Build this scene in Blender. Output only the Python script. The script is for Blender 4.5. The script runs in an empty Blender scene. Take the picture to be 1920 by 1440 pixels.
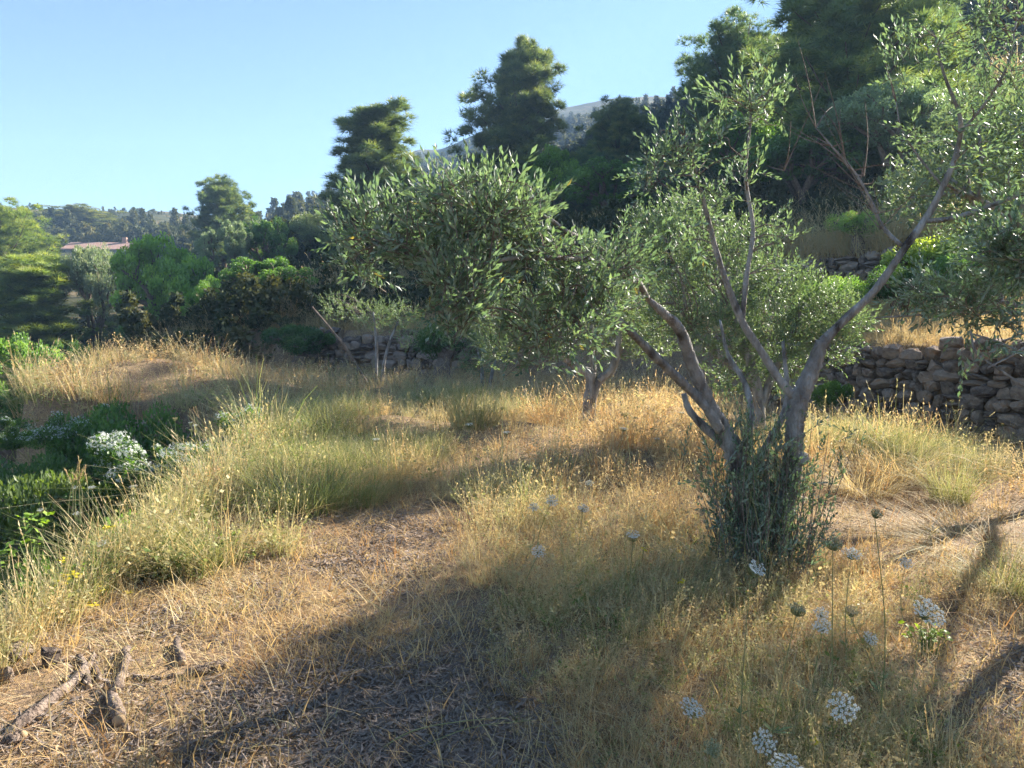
import bpy, bmesh, math, random
import numpy as np
from mathutils import Vector, Matrix

SC = bpy.context.scene
COL = SC.collection
R = math.radians
# ------------------------------------------------------------------ camera
CAM_Z, PITCH, FPX = 1.6, R(4.8), 1440.0
cam = bpy.data.cameras.new('camera')
cam.sensor_width = 36.0
cam.lens = 27.0
cam.clip_start, cam.clip_end = 0.05, 8000.0
cam_o = bpy.data.objects.new('camera', cam)
COL.objects.link(cam_o)
cam_o.location = (0, 0, CAM_Z)
cam_o.rotation_euler = (R(90) - PITCH, 0, 0)
SC.camera = cam_o
# ------------------------------------------------------------------ light
SUN_AZ, SUN_EL = R(50), R(27)
world = bpy.data.worlds.new('World')
SC.world = world
world.use_nodes = True
wn = world.node_tree
sky = wn.nodes.new('ShaderNodeTexSky')
sky.sky_type = 'NISHITA'
sky.sun_disc = False
sky.sun_elevation, sky.sun_rotation = SUN_EL, SUN_AZ
sky.altitude = 1400.0
sky.air_density, sky.dust_density, sky.ozone_density = 1.0, 0.0, 2.2
wn.links.new(sky.outputs[0], wn.nodes['Background'].inputs[0])
wn.nodes['Background'].inputs[1].default_value = 0.05
sun = bpy.data.lights.new('sun', 'SUN')
sun.energy, sun.angle, sun.color = 5.0, R(0.55), (1.0, 0.92, 0.81)
sun_o = bpy.data.objects.new('sun', sun)
COL.objects.link(sun_o)
S = Vector((math.sin(SUN_AZ) * math.cos(SUN_EL), math.cos(SUN_AZ) * math.cos(SUN_EL), math.sin(SUN_EL)))
sun_o.rotation_euler = S.to_track_quat('Z', 'Y').to_euler()
sun_o.location = (20, 20, 30)
vs = SC.view_settings
vs.view_transform, vs.look, vs.gamma, vs.exposure = 'Standard', 'None', 1.0, 2.2
vs.use_curve_mapping = False
cy = SC.cycles
cy.use_denoising = True
cy.denoiser = 'OPENIMAGEDENOISE'
cy.denoising_input_passes = 'RGB_ALBEDO_NORMAL'
cy.denoising_prefilter = 'NONE'
cy.max_bounces, cy.diffuse_bounces, cy.glossy_bounces = 6, 4, 1
cy.transmission_bounces, cy.transparent_max_bounces, cy.volume_bounces = 3, 4, 0
cy.sample_clamp_indirect = 6.0
cy.use_adaptive_sampling = True
cy.adaptive_threshold = 0.022
cy.adaptive_min_samples = 32
rng = np.random.default_rng(7)
random.seed(7)

# ------------------------------------------------------------------ helpers: layout
def W(px, py, Y):
    """point on the ray through photo pixel (px,py) at forward distance Y"""
    a, b = (px - 960) / FPX, (720 - py) / FPX
    d = np.array([a, math.cos(PITCH) + b * math.sin(PITCH), -math.sin(PITCH) + b * math.cos(PITCH)])
    return np.array([0, 0, CAM_Z]) + d * (Y / d[1])

def vnoise(x, y, seed=0):
    x = np.asarray(x, float); y = np.asarray(y, float)
    xi, yi = np.floor(x), np.floor(y)
    xf, yf = x - xi, y - yi
    u, v = xf * xf * (3 - 2 * xf), yf * yf * (3 - 2 * yf)
    def h(i, j):
        n = np.sin(i * 127.1 + j * 311.7 + seed * 74.7) * 43758.5453
        return n - np.floor(n)
    return (h(xi, yi) * (1 - u) + h(xi + 1, yi) * u) * (1 - v) + (h(xi, yi + 1) * (1 - u) + h(xi + 1, yi + 1) * u) * v

def fbm(x, y, seed=0, o=3):
    t, a, s = 0, 0.5, 0
    for k in range(o):
        t = t + a * vnoise(x * 2 ** k, y * 2 ** k, seed + k); s += a; a *= .5
    return t / s

def sstep(a, b, x):
    t = np.clip((x - a) / (b - a), 0, 1)
    return t * t * (3 - 2 * t)

def sd_poly(X, Y, pts):
    """signed distance to an open polyline; positive on its right-hand side"""
    X = np.asarray(X, float); Y = np.asarray(Y, float)
    best = np.full(X.shape, 1e9); sg = np.ones(X.shape)
    for (ax, ay), (bx, by) in zip(pts[:-1], pts[1:]):
        dx, dy = bx - ax, by - ay
        t = np.clip(((X - ax) * dx + (Y - ay) * dy) / (dx * dx + dy * dy), 0, 1)
        qx, qy = X - ax - t * dx, Y - ay - t * dy
        d = np.hypot(qx, qy)
        c = dx * (Y - ay) - dy * (X - ax)
        m = d < best - 1e-9
        best = np.where(m, d, best); sg = np.where(m, np.where(c < 0, 1., -1.), sg)
    return best * sg

EDGE = [(-3.2, -30), (-2.7, -6), (-2.5, 2), (-2.42, 3.6), (-2.45, 4.6), (-2.55, 6.5), (-3.0, 9.0), (-3.7, 12.0), (-5.0, 13.3),
        (-7.2, 14.0), (-9.6, 15.2), (-11.0, 17.5), (-11.6, 21), (-13, 27), (-16, 45)]
WALL1 = [(9.0, -30), (8.6, -4), (7.4, 7), (6.6, 9.9), (5.5, 12), (4.9, 15.5), (3.6, 19), (0.4, 21.8), (-4.3, 23.2), (-9, 24.5), (-16, 26)]
WALL2 = [(17, -30), (15, 2), (13.2, 11), (11.2, 16.5), (9.6, 19.3), (6.8, 22.4), (3, 25.5), (-2, 28.5), (-10, 32), (-20, 36)]
AZ = np.radians([-180, -90, -60, -33.7, -24.6, -18, -12, -6.3, 1.6, 9.5, 20.6, 33.1, 60, 90, 180])
RR = np.array([18, 26, 40, 60, 100, 160, 220, 260, 320, 400, 520, 600.])
TB = np.array([
    [0, 0, 0, 1, 3, 6, 10, 14, 18, 22, 20, 10],
    [-3, -6, -9, -10, -8, 0, 8, 11, 14, 16, 10, 5],
    [-3, -5, -7, -6, 0, 12, 24, 30, 30, 24, 16, 6],
    [-2.6, -3.6, -4.5, -2.5, 5, 15, 26, 32.5, 30, 26, 12, 4],
    [-2.2, -2.6, -2.6, -.5, 6, 16, 28, 34, 30, 24, 10, 4],
    [0, 1.2, 2.0, 3.0, 8, 17, 26, 30, 34, 38, 24, 6],
    [0, 1.5, 3.0, 4.4, 9, 19, 31, 40, 52, 66, 40, 10],
    [0, 2.2, 4.0, 5.5, 12, 23, 38, 49, 65, 86, 60, 12],
    [0, 2.8, 4.8, 7.5, 15, 28, 46, 60, 80, 108, 80, 16],
    [0, 3.5, 5.5, 9.5, 18, 34, 52, 66, 84, 112, 86, 20],
    [2, 4.5, 8, 14, 28, 50, 72, 86, 100, 112, 80, 20],
    [4, 6.0, 11, 19, 38, 68, 92, 104, 106, 100, 70, 20],
    [4, 7, 12, 20, 36, 60, 80, 84, 80, 70, 50, 15],
    [3, 5, 8, 13, 24, 38, 50, 54, 54, 50, 40, 12],
    [0, 0, 0, 1, 3, 6, 10, 14, 18, 22, 20, 10]], float)
BUMPS = [(-0.1, 9.8, 1.0, .30), (-1.9, 10.6, 1.0, .25), (1.2, 8.0, 1.1, .2), (3.9, 8.3, .9, .16), (-8.2, 17.3, 2.2, .75), (-5.4, 15.5, 1.4, .25), (2.2, 12.5, 1.8, .2), (-2.3, 5.9, .7, .12)]

def hz(X, Y):
    X = np.asarray(X, float); Y = np.asarray(Y, float)
    r = np.hypot(X, Y); az = np.arctan2(X, Y)
    se = sd_poly(X, Y, EDGE); s1 = sd_poly(X, Y, WALL1); s2 = sd_poly(X, Y, WALL2)
    z = 0.05 * (fbm(X * .9, Y * .9, 3) - .5) + 0.10 * (fbm(X * .25, Y * .25, 5) - .5)
    for bx, by, bs, bh in BUMPS:
        z = z + bh * np.exp(-((X - bx) ** 2 + (Y - by) ** 2) / (bs * bs))
    out = -se
    lump = 0.35 * (fbm(X * .5, Y * .5, 11) - .5)
    low = -2.3 - 0.16 * np.clip(out - .6, 0, 30) + lump
    z = z + (low - z) * sstep(-0.02, 0.55, out)
    z = z + (1.22 + .05 * np.clip(s1, 0, 3) + .17 * np.clip(s1 - 3, 0, 8) - z * .3) * sstep(0.0, 0.22, s1)
    w2 = 1.5 * sstep(-4, 6, X) + .5 * (1 - sstep(-4, 6, X))
    z = z + (w2 + .1 * np.clip(s2, 0, 20)) * sstep(0., .25, s2)
    # far table
    lr = np.log(np.clip(r, RR[0], RR[-1])); L = np.log(RR)
    i = np.clip(np.searchsorted(AZ, az, side='right') - 1, 0, len(AZ) - 2)
    t = (az - AZ[i]) / (AZ[i + 1] - AZ[i]); t = t * t * (3 - 2 * t)
    j = np.clip(np.searchsorted(L, lr, side='right') - 1, 0, len(L) - 2)
    u = (lr - L[j]) / (L[j + 1] - L[j])
    far = (TB[i, j] * (1 - u) + TB[i, j + 1] * u) * (1 - t) + (TB[i + 1, j] * (1 - u) + TB[i + 1, j + 1] * u) * t
    far = far + np.clip(r - 50, 0, 400) * .025 * (fbm(X / 45, Y / 45, 21, 4) - .5)
    far = far + .5 * (fbm(X / 6, Y / 6, 33, 3) - .5)
    return z + (far - z) * sstep(25, 40, r)

def hz1(x, y):
    return float(hz(np.array([x]), np.array([y]))[0])

def G(px, py, lo=1.2, hi=200):
    """where the ray through a photo pixel meets the ground"""
    Y = np.exp(np.linspace(math.log(lo), math.log(hi), 900))
    p0, p1 = W(px, py, 1.0), W(px, py, 2.0)
    P = p0[None] + (p1 - p0)[None] * (Y - 1)[:, None]
    d = P[:, 2] - hz(P[:, 0], P[:, 1])
    k = np.argmax(d <= 0)
    return P[k] if d[k] <= 0 else P[-1]

# ------------------------------------------------------------------ helpers: meshes
def mesh(name, V, F, mat=None, attrs=None, smooth=False, idx=None, mats=None):
    """V (n,3); F list of int arrays (m,k)"""
    me = bpy.data.meshes.new(name)
    V = np.asarray(V, np.float32)
    Fs = [np.asarray(f, np.int32) for f in (F if isinstance(F, list) else [F]) if len(f)]
    me.vertices.add(len(V))
    me.vertices.foreach_set('co', V.ravel())
    nl = sum(f.size for f in Fs); nf = sum(len(f) for f in Fs)
    if nf:
        me.loops.add(nl); me.polygons.add(nf)
        me.loops.foreach_set('vertex_index', np.concatenate([f.ravel() for f in Fs]))
        tot = np.concatenate([np.full(len(f), f.shape[1], np.int32) for f in Fs])
        st = np.concatenate([[0], np.cumsum(tot)[:-1]]).astype(np.int32)
        me.polygons.foreach_set('loop_start', st)
        me.polygons.foreach_set('loop_total', tot)
        me.polygons.foreach_set('use_smooth', np.full(nf, smooth, bool))
        if idx is not None:
            me.polygons.foreach_set('material_index', np.asarray(idx, np.int32))
    for k, a in (attrs or {}).items():
        a = np.asarray(a)
        ty = 'FLOAT_VECTOR' if a.ndim == 2 else ('INT' if a.dtype.kind == 'i' else 'FLOAT')
        at = me.attributes.new(k, ty, 'POINT')
        at.data.foreach_set('vector' if a.ndim == 2 else 'value', a.astype(np.int32 if ty == 'INT' else np.float32).ravel())
    for m in (mats or ([mat] if mat else [])):
        me.materials.append(m)
    me.update()
    me.validate()
    return me

def link(name, me, parent=None, loc=(0, 0, 0), kind=None, color=None):
    o = bpy.data.objects.new(name, me)
    COL.objects.link(o)
    o.location = loc
    if parent: o.parent = parent
    if kind: o['kind'] = kind
    if color: o.color = (*color, 1)
    return o

def tag(o, label, cat, group=None):
    o['label'] = label; o['category'] = cat
    if group: o['group'] = group
    return o

def thing(name, label, cat, loc=(0, 0, 0), rz=0, group=None):
    o = bpy.data.objects.new(name, None)
    COL.objects.link(o)
    o.empty_display_size = .1
    o.location = loc; o.rotation_euler = (0, 0, rz)
    return tag(o, label, cat, group)

class MB:
    """collects pieces into one mesh"""
    def __init__(s): s.V, s.Q, s.T, s.A, s.n = [], [], [], [], 0
    def add(s, V, Q=None, T=None, a=0.5):
        V = np.asarray(V, float).reshape(-1, 3)
        if Q is not None and len(Q): s.Q.append(np.asarray(Q, int) + s.n)
        if T is not None and len(T): s.T.append(np.asarray(T, int) + s.n)
        s.V.append(V); s.A.append(np.broadcast_to(np.asarray(a, float), (len(V),)))
        s.n += len(V)
    def arr(s):
        F = []
        if s.Q: F.append(np.concatenate(s.Q))
        if s.T: F.append(np.concatenate(s.T))
        return np.concatenate(s.V), F, np.concatenate(s.A)
    def build(s, name, mat, off=(0, 0, 0), smooth=False):
        V, F, A = s.arr()
        return mesh(name, V - np.asarray(off), F, mat, {'tint': A}, smooth)

def catmull(P, n):
    P = np.asarray(P, float)
    if len(P) < 3:
        t = np.linspace(0, 1, n * (len(P) - 1) + 1)[:, None]
        return P[0] * (1 - t) + P[-1] * t
    Q = np.vstack([2 * P[0] - P[1], P, 2 * P[-1] - P[-2]])
    out = []
    for i in range(1, len(Q) - 2):
        for t in np.arange(n) / n:
            a, b, c, d = Q[i - 1], Q[i], Q[i + 1], Q[i + 2]
            out.append(.5 * (2 * b + (c - a) * t + (2 * a - 5 * b + 4 * c - d) * t * t + (3 * b - a - 3 * c + d) * t ** 3))
    out.append(Q[-2])
    return np.array(out)

def tube(P, rad, sides=6, cap=True, rough=0, rs=None):
    P = np.asarray(P, float); n = len(P)
    rad = np.broadcast_to(np.asarray(rad, float), (n,))
    T = np.gradient(P, axis=0) if n > 2 else np.repeat((P[-1] - P[0])[None], n, 0)
    T /= np.linalg.norm(T, axis=1, keepdims=True) + 1e-9
    ref = np.array([.3, .2, 1.]) if abs(T[0][2]) < .9 else np.array([1., .2, 0])
    u = np.cross(T[0], ref); u /= np.linalg.norm(u)
    ang = np.linspace(0, 2 * math.pi, sides, endpoint=False)
    V = []
    for i in range(n):
        u = u - T[i] * np.dot(u, T[i]); u /= np.linalg.norm(u) + 1e-9
        w = np.cross(T[i], u)
        rr = rad[i] * (1 + (rough * (rs or rng).uniform(-1, 1, sides) if rough else 0))
        V.append(P[i] + (np.cos(ang) * rr)[:, None] * u + (np.sin(ang) * rr)[:, None] * w)
    V = np.concatenate(V)
    i = np.arange(n - 1)[:, None] * sides; j = np.arange(sides)[None]; k = (np.arange(sides) + 1)[None] % sides
    Q = np.stack([i + j, i + k, i + sides + k, i + sides + j], -1).reshape(-1, 4)
    T3 = []
    if cap:
        V = np.vstack([V, P[0], P[-1]]); a, b = len(V) - 2, len(V) - 1; e = (n - 1) * sides
        for j in range(sides):
            T3 += [(a, (j + 1) % sides, j), (b, e + j, e + (j + 1) % sides)]
    return V, Q, T3

def basis(D, roll=None):
    """rotation matrices (n,3,3) whose columns are x,y,z with z along D"""
    D = D / (np.linalg.norm(D, axis=1, keepdims=True) + 1e-9)
    up = np.where(np.abs(D[:, 2:3]) < .95, np.array([[0, 0, 1.]]), np.array([[1., 0, 0]]))
    x = np.cross(up, D); x /= np.linalg.norm(x, axis=1, keepdims=True) + 1e-9
    y = np.cross(D, x)
    if roll is not None:
        c, s = np.cos(roll)[:, None], np.sin(roll)[:, None]
        x, y = c * x + s * y, -s * x + c * y
    return np.stack([x, y, D], -1)

def place(T, pos, D, scale, roll):
    """template verts (k,3) -> (n,k,3)"""
    M = basis(D, roll)
    return np.einsum('nij,kj->nki', M, T) * np.asarray(scale).reshape(-1, 1, 1) + pos[:, None]

def rdir(n, r=rng):
    v = r.normal(size=(n, 3))
    return v / np.linalg.norm(v, axis=1, keepdims=True)

# ------------------------------------------------------------------ materials
def nt(name):
    m = bpy.data.materials.new(name); m.use_nodes = True
    t = m.node_tree; t.nodes.clear()
    o = t.nodes.new('ShaderNodeOutputMaterial')
    return m, t, o

def N(t, ty, **kw):
    n = t.nodes.new('ShaderNode' + ty)
    for k, v in kw.items():
        if isinstance(k, str) and k.startswith('i_'):
            n.inputs[k[2:].replace('_', ' ')].default_value = v
        else:
            setattr(n, k, v)
    return n

def ramp(t, src, stops, interp='LINEAR'):
    r = t.nodes.new('ShaderNodeValToRGB')
    r.color_ramp.interpolation = interp
    e = r.color_ramp.elements
    while len(e) < len(stops): e.new(.5)
    for el, (p, c) in zip(e, stops):
        el.position = p; el.color = (*c, 1)
    t.links.new(src, r.inputs[0])
    return r

def mixc(t, fac, a, b, mode='MIX'):
    m = t.nodes.new('ShaderNodeMix'); m.data_type = 'RGBA'; m.blend_type = mode
    for sock, v in ((m.inputs[0], fac), (m.inputs[6], a), (m.inputs[7], b)):
        if isinstance(v, (int, float)): sock.default_value = v
        elif isinstance(v, tuple): sock.default_value = (*v, 1)
        else: t.links.new(v, sock)
    return m.outputs[2]

def leaf_mat(name, stops, trans=.4, rough=.5, spec=.3, back=None, inst=False, tcol=(1.25, 1.2, .55), objcol=True):
    """two-sided thin leaf: reflecting face + light let through"""
    m, t, o = nt(name)
    at = N(t, 'Attribute', attribute_name='tint')
    src = at.outputs['Fac']
    if inst:
        ai = N(t, 'Attribute', attribute_name='itint', attribute_type='INSTANCER')
        ad = N(t, 'Math', operation='ADD'); t.links.new(ai.outputs['Fac'], ad.inputs[0])
        sb = N(t, 'Math', operation='MULTIPLY_ADD'); t.links.new(src, sb.inputs[0]); sb.inputs[1].default_value = .3; sb.inputs[2].default_value = -.15
        t.links.new(sb.outputs[0], ad.inputs[1]); src = ad.outputs[0]
    col = ramp(t, src, stops).outputs[0]
    if objcol:
        oi = N(t, 'ObjectInfo')
        col = mixc(t, 1.0, col, oi.outputs['Color'], 'MULTIPLY')
    face = col
    if back:
        ge = N(t, 'NewGeometry')
        face = mixc(t, ge.outputs['Backfacing'], col, back)
    p = N(t, 'BsdfPrincipled'); p.inputs['Roughness'].default_value = rough
    p.inputs['Specular IOR Level'].default_value = spec
    t.links.new(face, p.inputs['Base Color'])
    tr = N(t, 'BsdfTranslucent')
    t.links.new(mixc(t, 1.0, col, tcol, 'MULTIPLY'), tr.inputs['Color'])
    mx = N(t, 'MixShader'); mx.inputs[0].default_value = trans
    t.links.new(p.outputs[0], mx.inputs[1]); t.links.new(tr.outputs[0], mx.inputs[2])
    t.links.new(mx.outputs[0], o.inputs[0])
    return m

def rough_mat(name, stops, scale=6, rough=.9, bump=.3, bscale=40, attr=None, stretch=None, detail=6, spec=.2, spots=None):
    m, t, o = nt(name)
    tc = N(t, 'TexCoord'); src = tc.outputs['Object']
    if stretch:
        mp = N(t, 'Mapping'); mp.inputs['Scale'].default_value = stretch; t.links.new(src, mp.inputs[0]); src = mp.outputs[0]
    n1 = N(t, 'TexNoise'); n1.inputs['Scale'].default_value = scale; n1.inputs['Detail'].default_value = detail
    t.links.new(src, n1.inputs['Vector'])
    fac = n1.outputs['Fac']
    if attr:
        at = N(t, 'ObjectInfo') if attr == 'obj' else N(t, 'Attribute', attribute_name=attr)
        md = N(t, 'Math', operation='MULTIPLY_ADD'); t.links.new(at.outputs['Random' if attr == 'obj' else 'Fac'], md.inputs[0])
        md.inputs[1].default_value = .5; md.inputs[2].default_value = -.25
        ad = N(t, 'Math', operation='ADD'); t.links.new(md.outputs[0], ad.inputs[0]); t.links.new(fac, ad.inputs[1]); fac = ad.outputs[0]
    col = ramp(t, fac, stops).outputs[0]
    if spots:
        n3 = N(t, 'TexNoise'); n3.inputs['Scale'].default_value = spots[0]; n3.inputs['Detail'].default_value = 3; t.links.new(src, n3.inputs['Vector'])
        rp = ramp(t, n3.outputs['Fac'], [(spots[1], (0, 0, 0)), (spots[1] + .06, (1, 1, 1))])
        col = mixc(t, rp.outputs[0], col, spots[2])
    p = N(t, 'BsdfPrincipled'); p.inputs['Roughness'].default_value = rough; p.inputs['Specular IOR Level'].default_value = spec
    t.links.new(col, p.inputs['Base Color'])
    n2 = N(t, 'TexNoise'); n2.inputs['Scale'].default_value = bscale; n2.inputs['Detail'].default_value = 5; t.links.new(src, n2.inputs['Vector'])
    b = N(t, 'Bump'); b.inputs['Strength'].default_value = bump; b.inputs['Distance'].default_value = .03
    t.links.new(n2.outputs['Fac'], b.inputs['Height']); t.links.new(b.outputs[0], p.inputs['Normal'])
    t.links.new(p.outputs[0], o.inputs[0])
    return m

M_OLIVE = leaf_mat('olive_leaf', [(0, (.07, .115, .08)), (.5, (.12, .17, .115)), (.88, (.18, .235, .15)), (.97, (.19, .235, .14)), (1, (.34, .24, .06))], .38, .5, .35, back=(.30, .36, .29), tcol=(1.45, 1.65, .8))
M_OLIVE_FAR = leaf_mat('olive_foliage', [(0, (.07, .105, .065)), (.5, (.115, .155, .09)), (1, (.20, .235, .13))], .35, .45, .4, back=(.22, .27, .18), tcol=(1.25, 1.4, .75))
M_PINE = leaf_mat('pine_needles', [(0, (.055, .085, .055)), (.5, (.09, .12, .06)), (1, (.16, .17, .07))], .38, .5, .3, tcol=(1.45, 1.5, .65))
M_BROAD = leaf_mat('broad_foliage', [(0, (.05, .085, .035)), (.5, (.08, .13, .045)), (1, (.14, .19, .06))], .4, .45, .4, tcol=(1.6, 1.7, .5))
M_GRASS = leaf_mat('grass_blades', [(0, (.13, .21, .05)), (.25, (.29, .32, .13)), (.5, (.54, .47, .30)), (.75, (.58, .43, .22)), (1, (.42, .24, .11))], .42, .6, .2, inst=True, tcol=(1.15, 1.05, .75), objcol=False)
M_BRACT = leaf_mat('seed_bracts', [(0, (.3, .32, .14)), (.5, (.55, .47, .27)), (1, (.62, .42, .25))], .45, .6, .2, inst=True, tcol=(1.1, 1.05, .8), objcol=False)
GRASS_STOPS = [(0, (.13, .21, .05)), (.25, (.29, .32, .13)), (.5, (.54, .47, .30)), (.75, (.58, .43, .22)), (1, (.42, .24, .11))]
M_GRASS_N = leaf_mat('near_grass_blades', GRASS_STOPS, .42, .6, .2, tcol=(1.15, 1.05, .75), objcol=False)
M_BRACT_N = leaf_mat('near_seed_bracts', [(0, (.3, .32, .14)), (.5, (.55, .47, .27)), (1, (.62, .42, .25))], .45, .6, .2, tcol=(1.1, 1.05, .8), objcol=False)
M_LITTER = leaf_mat('leaf_litter', [(0, (.16, .13, .11)), (.5, (.28, .23, .19)), (1, (.38, .26, .16))], .1, .8, .1, inst=True, tcol=(1, .9, .7), objcol=False)
M_PETAL = leaf_mat('white_petals', [(0, (.62, .66, .62)), (1, (.82, .82, .76))], .3, .6, .2, tcol=(1, 1, .95))
M_GREENHEAD = leaf_mat('green_head', [(0, (.24, .29, .18)), (1, (.42, .46, .31))], .3, .6, .2, tcol=(1, 1, .8))
M_YELLOW = leaf_mat('yellow_petals', [(0, (.55, .45, .03)), (1, (.75, .62, .05))], .3, .6, .2, tcol=(1, 1, .6))
M_STEM = leaf_mat('flower_stem', [(0, (.14, .20, .07)), (1, (.34, .31, .15))], .2, .6, .2, tcol=(1, 1, .7))
M_BARK = rough_mat('olive_bark', [(.28, (.075, .062, .052)), (.43, (.22, .20, .18)), (.57, (.34, .32, .295)), (.72, (.46, .44, .41))], 13, .9, 1.0, 70, stretch=(1, 1, .35), spots=(7, .66, (.06, .05, .045)))
M_TWIG = rough_mat('twig_bark', [(.3, (.12, .09, .07)), (.7, (.26, .21, .17))], 12, .9, .2, 60)
M_PBARK = rough_mat('pine_bark', [(.3, (.07, .05, .04)), (.7, (.20, .14, .11))], 5, .95, .6, 20, stretch=(1, 1, .3))
M_STONE = rough_mat('limestone', [(.2, (.10, .08, .068)), (.42, (.23, .18, .145)), (.6, (.32, .255, .205)), (.72, (.37, .285, .22)), (.85, (.36, .22, .13))], 3.2, .92, .9, 22, attr='obj', detail=8)
M_LOG = rough_mat('cut_wood', [(.3, (.07, .05, .04)), (.55, (.19, .145, .115)), (.75, (.32, .26, .21))], 16, .9, 1.0, 50, stretch=(1, 1, 1))
M_CUT = rough_mat('sawn_end', [(.3, (.40, .28, .16)), (.7, (.55, .42, .27))], 20, .9, .1, 60)

# ground
def ground_mat():
    m, t, o = nt('hillside_ground')
    ge = N(t, 'NewGeometry'); pos = ge.outputs['Position']
    def noise(s, d=6, rgh=.6):
        n = N(t, 'TexNoise'); n.inputs['Scale'].default_value = s; n.inputs['Detail'].default_value = d; n.inputs['Roughness'].default_value = rgh
        t.links.new(pos, n.inputs['Vector']); return n.outputs['Fac']
    near = ramp(t, noise(1.3), [(.3, (.19, .13, .085)), (.46, (.31, .21, .12)), (.62, (.40, .28, .15)), (.78, (.27, .21, .16))]).outputs[0]
    near = mixc(t, ramp(t, noise(38, 4), [(.4, (0, 0, 0)), (.7, (1, 1, 1))]).outputs[0], near, (.13, .10, .08))
    far = ramp(t, noise(.05, 8), [(.38, (.055, .065, .03)), (.5, (.10, .095, .045)), (.6, (.24, .165, .085)), (.72, (.31, .21, .115))]).outputs[0]
    far = mixc(t, ramp(t, noise(.6, 5), [(.42, (0, 0, 0)), (.58, (1, 1, 1))]).outputs[0], far, (.05, .06, .03))
    ln = N(t, 'VectorMath', operation='LENGTH'); t.links.new(pos, ln.inputs[0])
    mr = N(t, 'MapRange'); mr.inputs[1].default_value = 26; mr.inputs[2].default_value = 60; t.links.new(ln.outputs['Value'], mr.inputs[0])
    col = mixc(t, mr.outputs[0], near, far)
    p = N(t, 'BsdfPrincipled'); p.inputs['Roughness'].default_value = .95; p.inputs['Specular IOR Level'].default_value = .1
    t.links.new(col, p.inputs['Base Color'])
    b = N(t, 'Bump'); b.inputs['Strength'].default_value = .8; b.inputs['Distance'].default_value = .03
    t.links.new(noise(25, 6, .7), b.inputs['Height']); t.links.new(b.outputs[0], p.inputs['Normal'])
    t.links.new(p.outputs[0], o.inputs[0])
    return m
M_GROUND = ground_mat()

# ------------------------------------------------------------------ ground sheet
def build_ground():
    az = np.unique(np.round(np.concatenate([np.arange(-180, -42, 3.), np.arange(-42, 42.01, .38), np.arange(45, 180, 3.)]), 3))
    az = np.radians(az); na = len(az)
    r = [0.25]
    while r[-1] < 530: r.append(r[-1] * (1.016 if r[-1] < 45 else 1.028))
    r = np.array(r); nr = len(r)
    X = r[:, None] * np.sin(az)[None]; Y = r[:, None] * np.cos(az)[None]
    Z = hz(X, Y)
    V = np.stack([X, Y, Z], -1).reshape(-1, 3)
    V = np.vstack([V, [0, 0, hz1(0, 0)]])
    i = np.arange(nr - 1)[:, None] * na; j = np.arange(na)[None]; k = (j + 1) % na
    Q = np.stack([i + j, i + na + j, i + na + k, i + k], -1).reshape(-1, 4)
    c = len(V) - 1
    T = np.stack([np.full(na, c), np.arange(na), (np.arange(na) + 1) % na], -1)
    o = link('ground', mesh('ground', V, [Q, T], M_GROUND, smooth=True), kind='structure')
    o['label'] = 'terraced dry hillside ground rising to the far mountain'
build_ground()

# ------------------------------------------------------------------ dry stone walls
def stone_meshes(n, seed):
    r = np.random.default_rng(seed); out = []
    for k in range(n):
        bm = bmesh.new(); bmesh.ops.create_icosphere(bm, subdivisions=2, radius=1)
        V = np.array([v.co for v in bm.verts])
        F = np.array([[v.index for v in f.verts] for f in bm.faces]); bm.free()
        P = np.sign(V) * np.abs(V) ** .6
        for _ in range(15):
            d = rdir(1, r)[0]; h = r.uniform(.58, .9)
            q = P @ d; P = P - np.clip(q - h, 0, 9)[:, None] * d
        P += r.normal(0, .03, P.shape)
        out.append(mesh('stone', P * .56, [F], M_STONE, smooth=False))
    return out
STONES = stone_meshes(14, 5)

def stone_obj(parent, p, dims, rz, r, tilt=.12):
    o = bpy.data.objects.new('stone', STONES[int(r.integers(len(STONES)))])
    COL.objects.link(o)
    o.parent = parent
    o.location = p; o.scale = dims
    o.rotation_euler = (r.uniform(-tilt, tilt) + r.integers(2) * math.pi, r.uniform(-tilt, tilt), rz + r.integers(2) * math.pi + r.uniform(-.15, .15))
    return o

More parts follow.
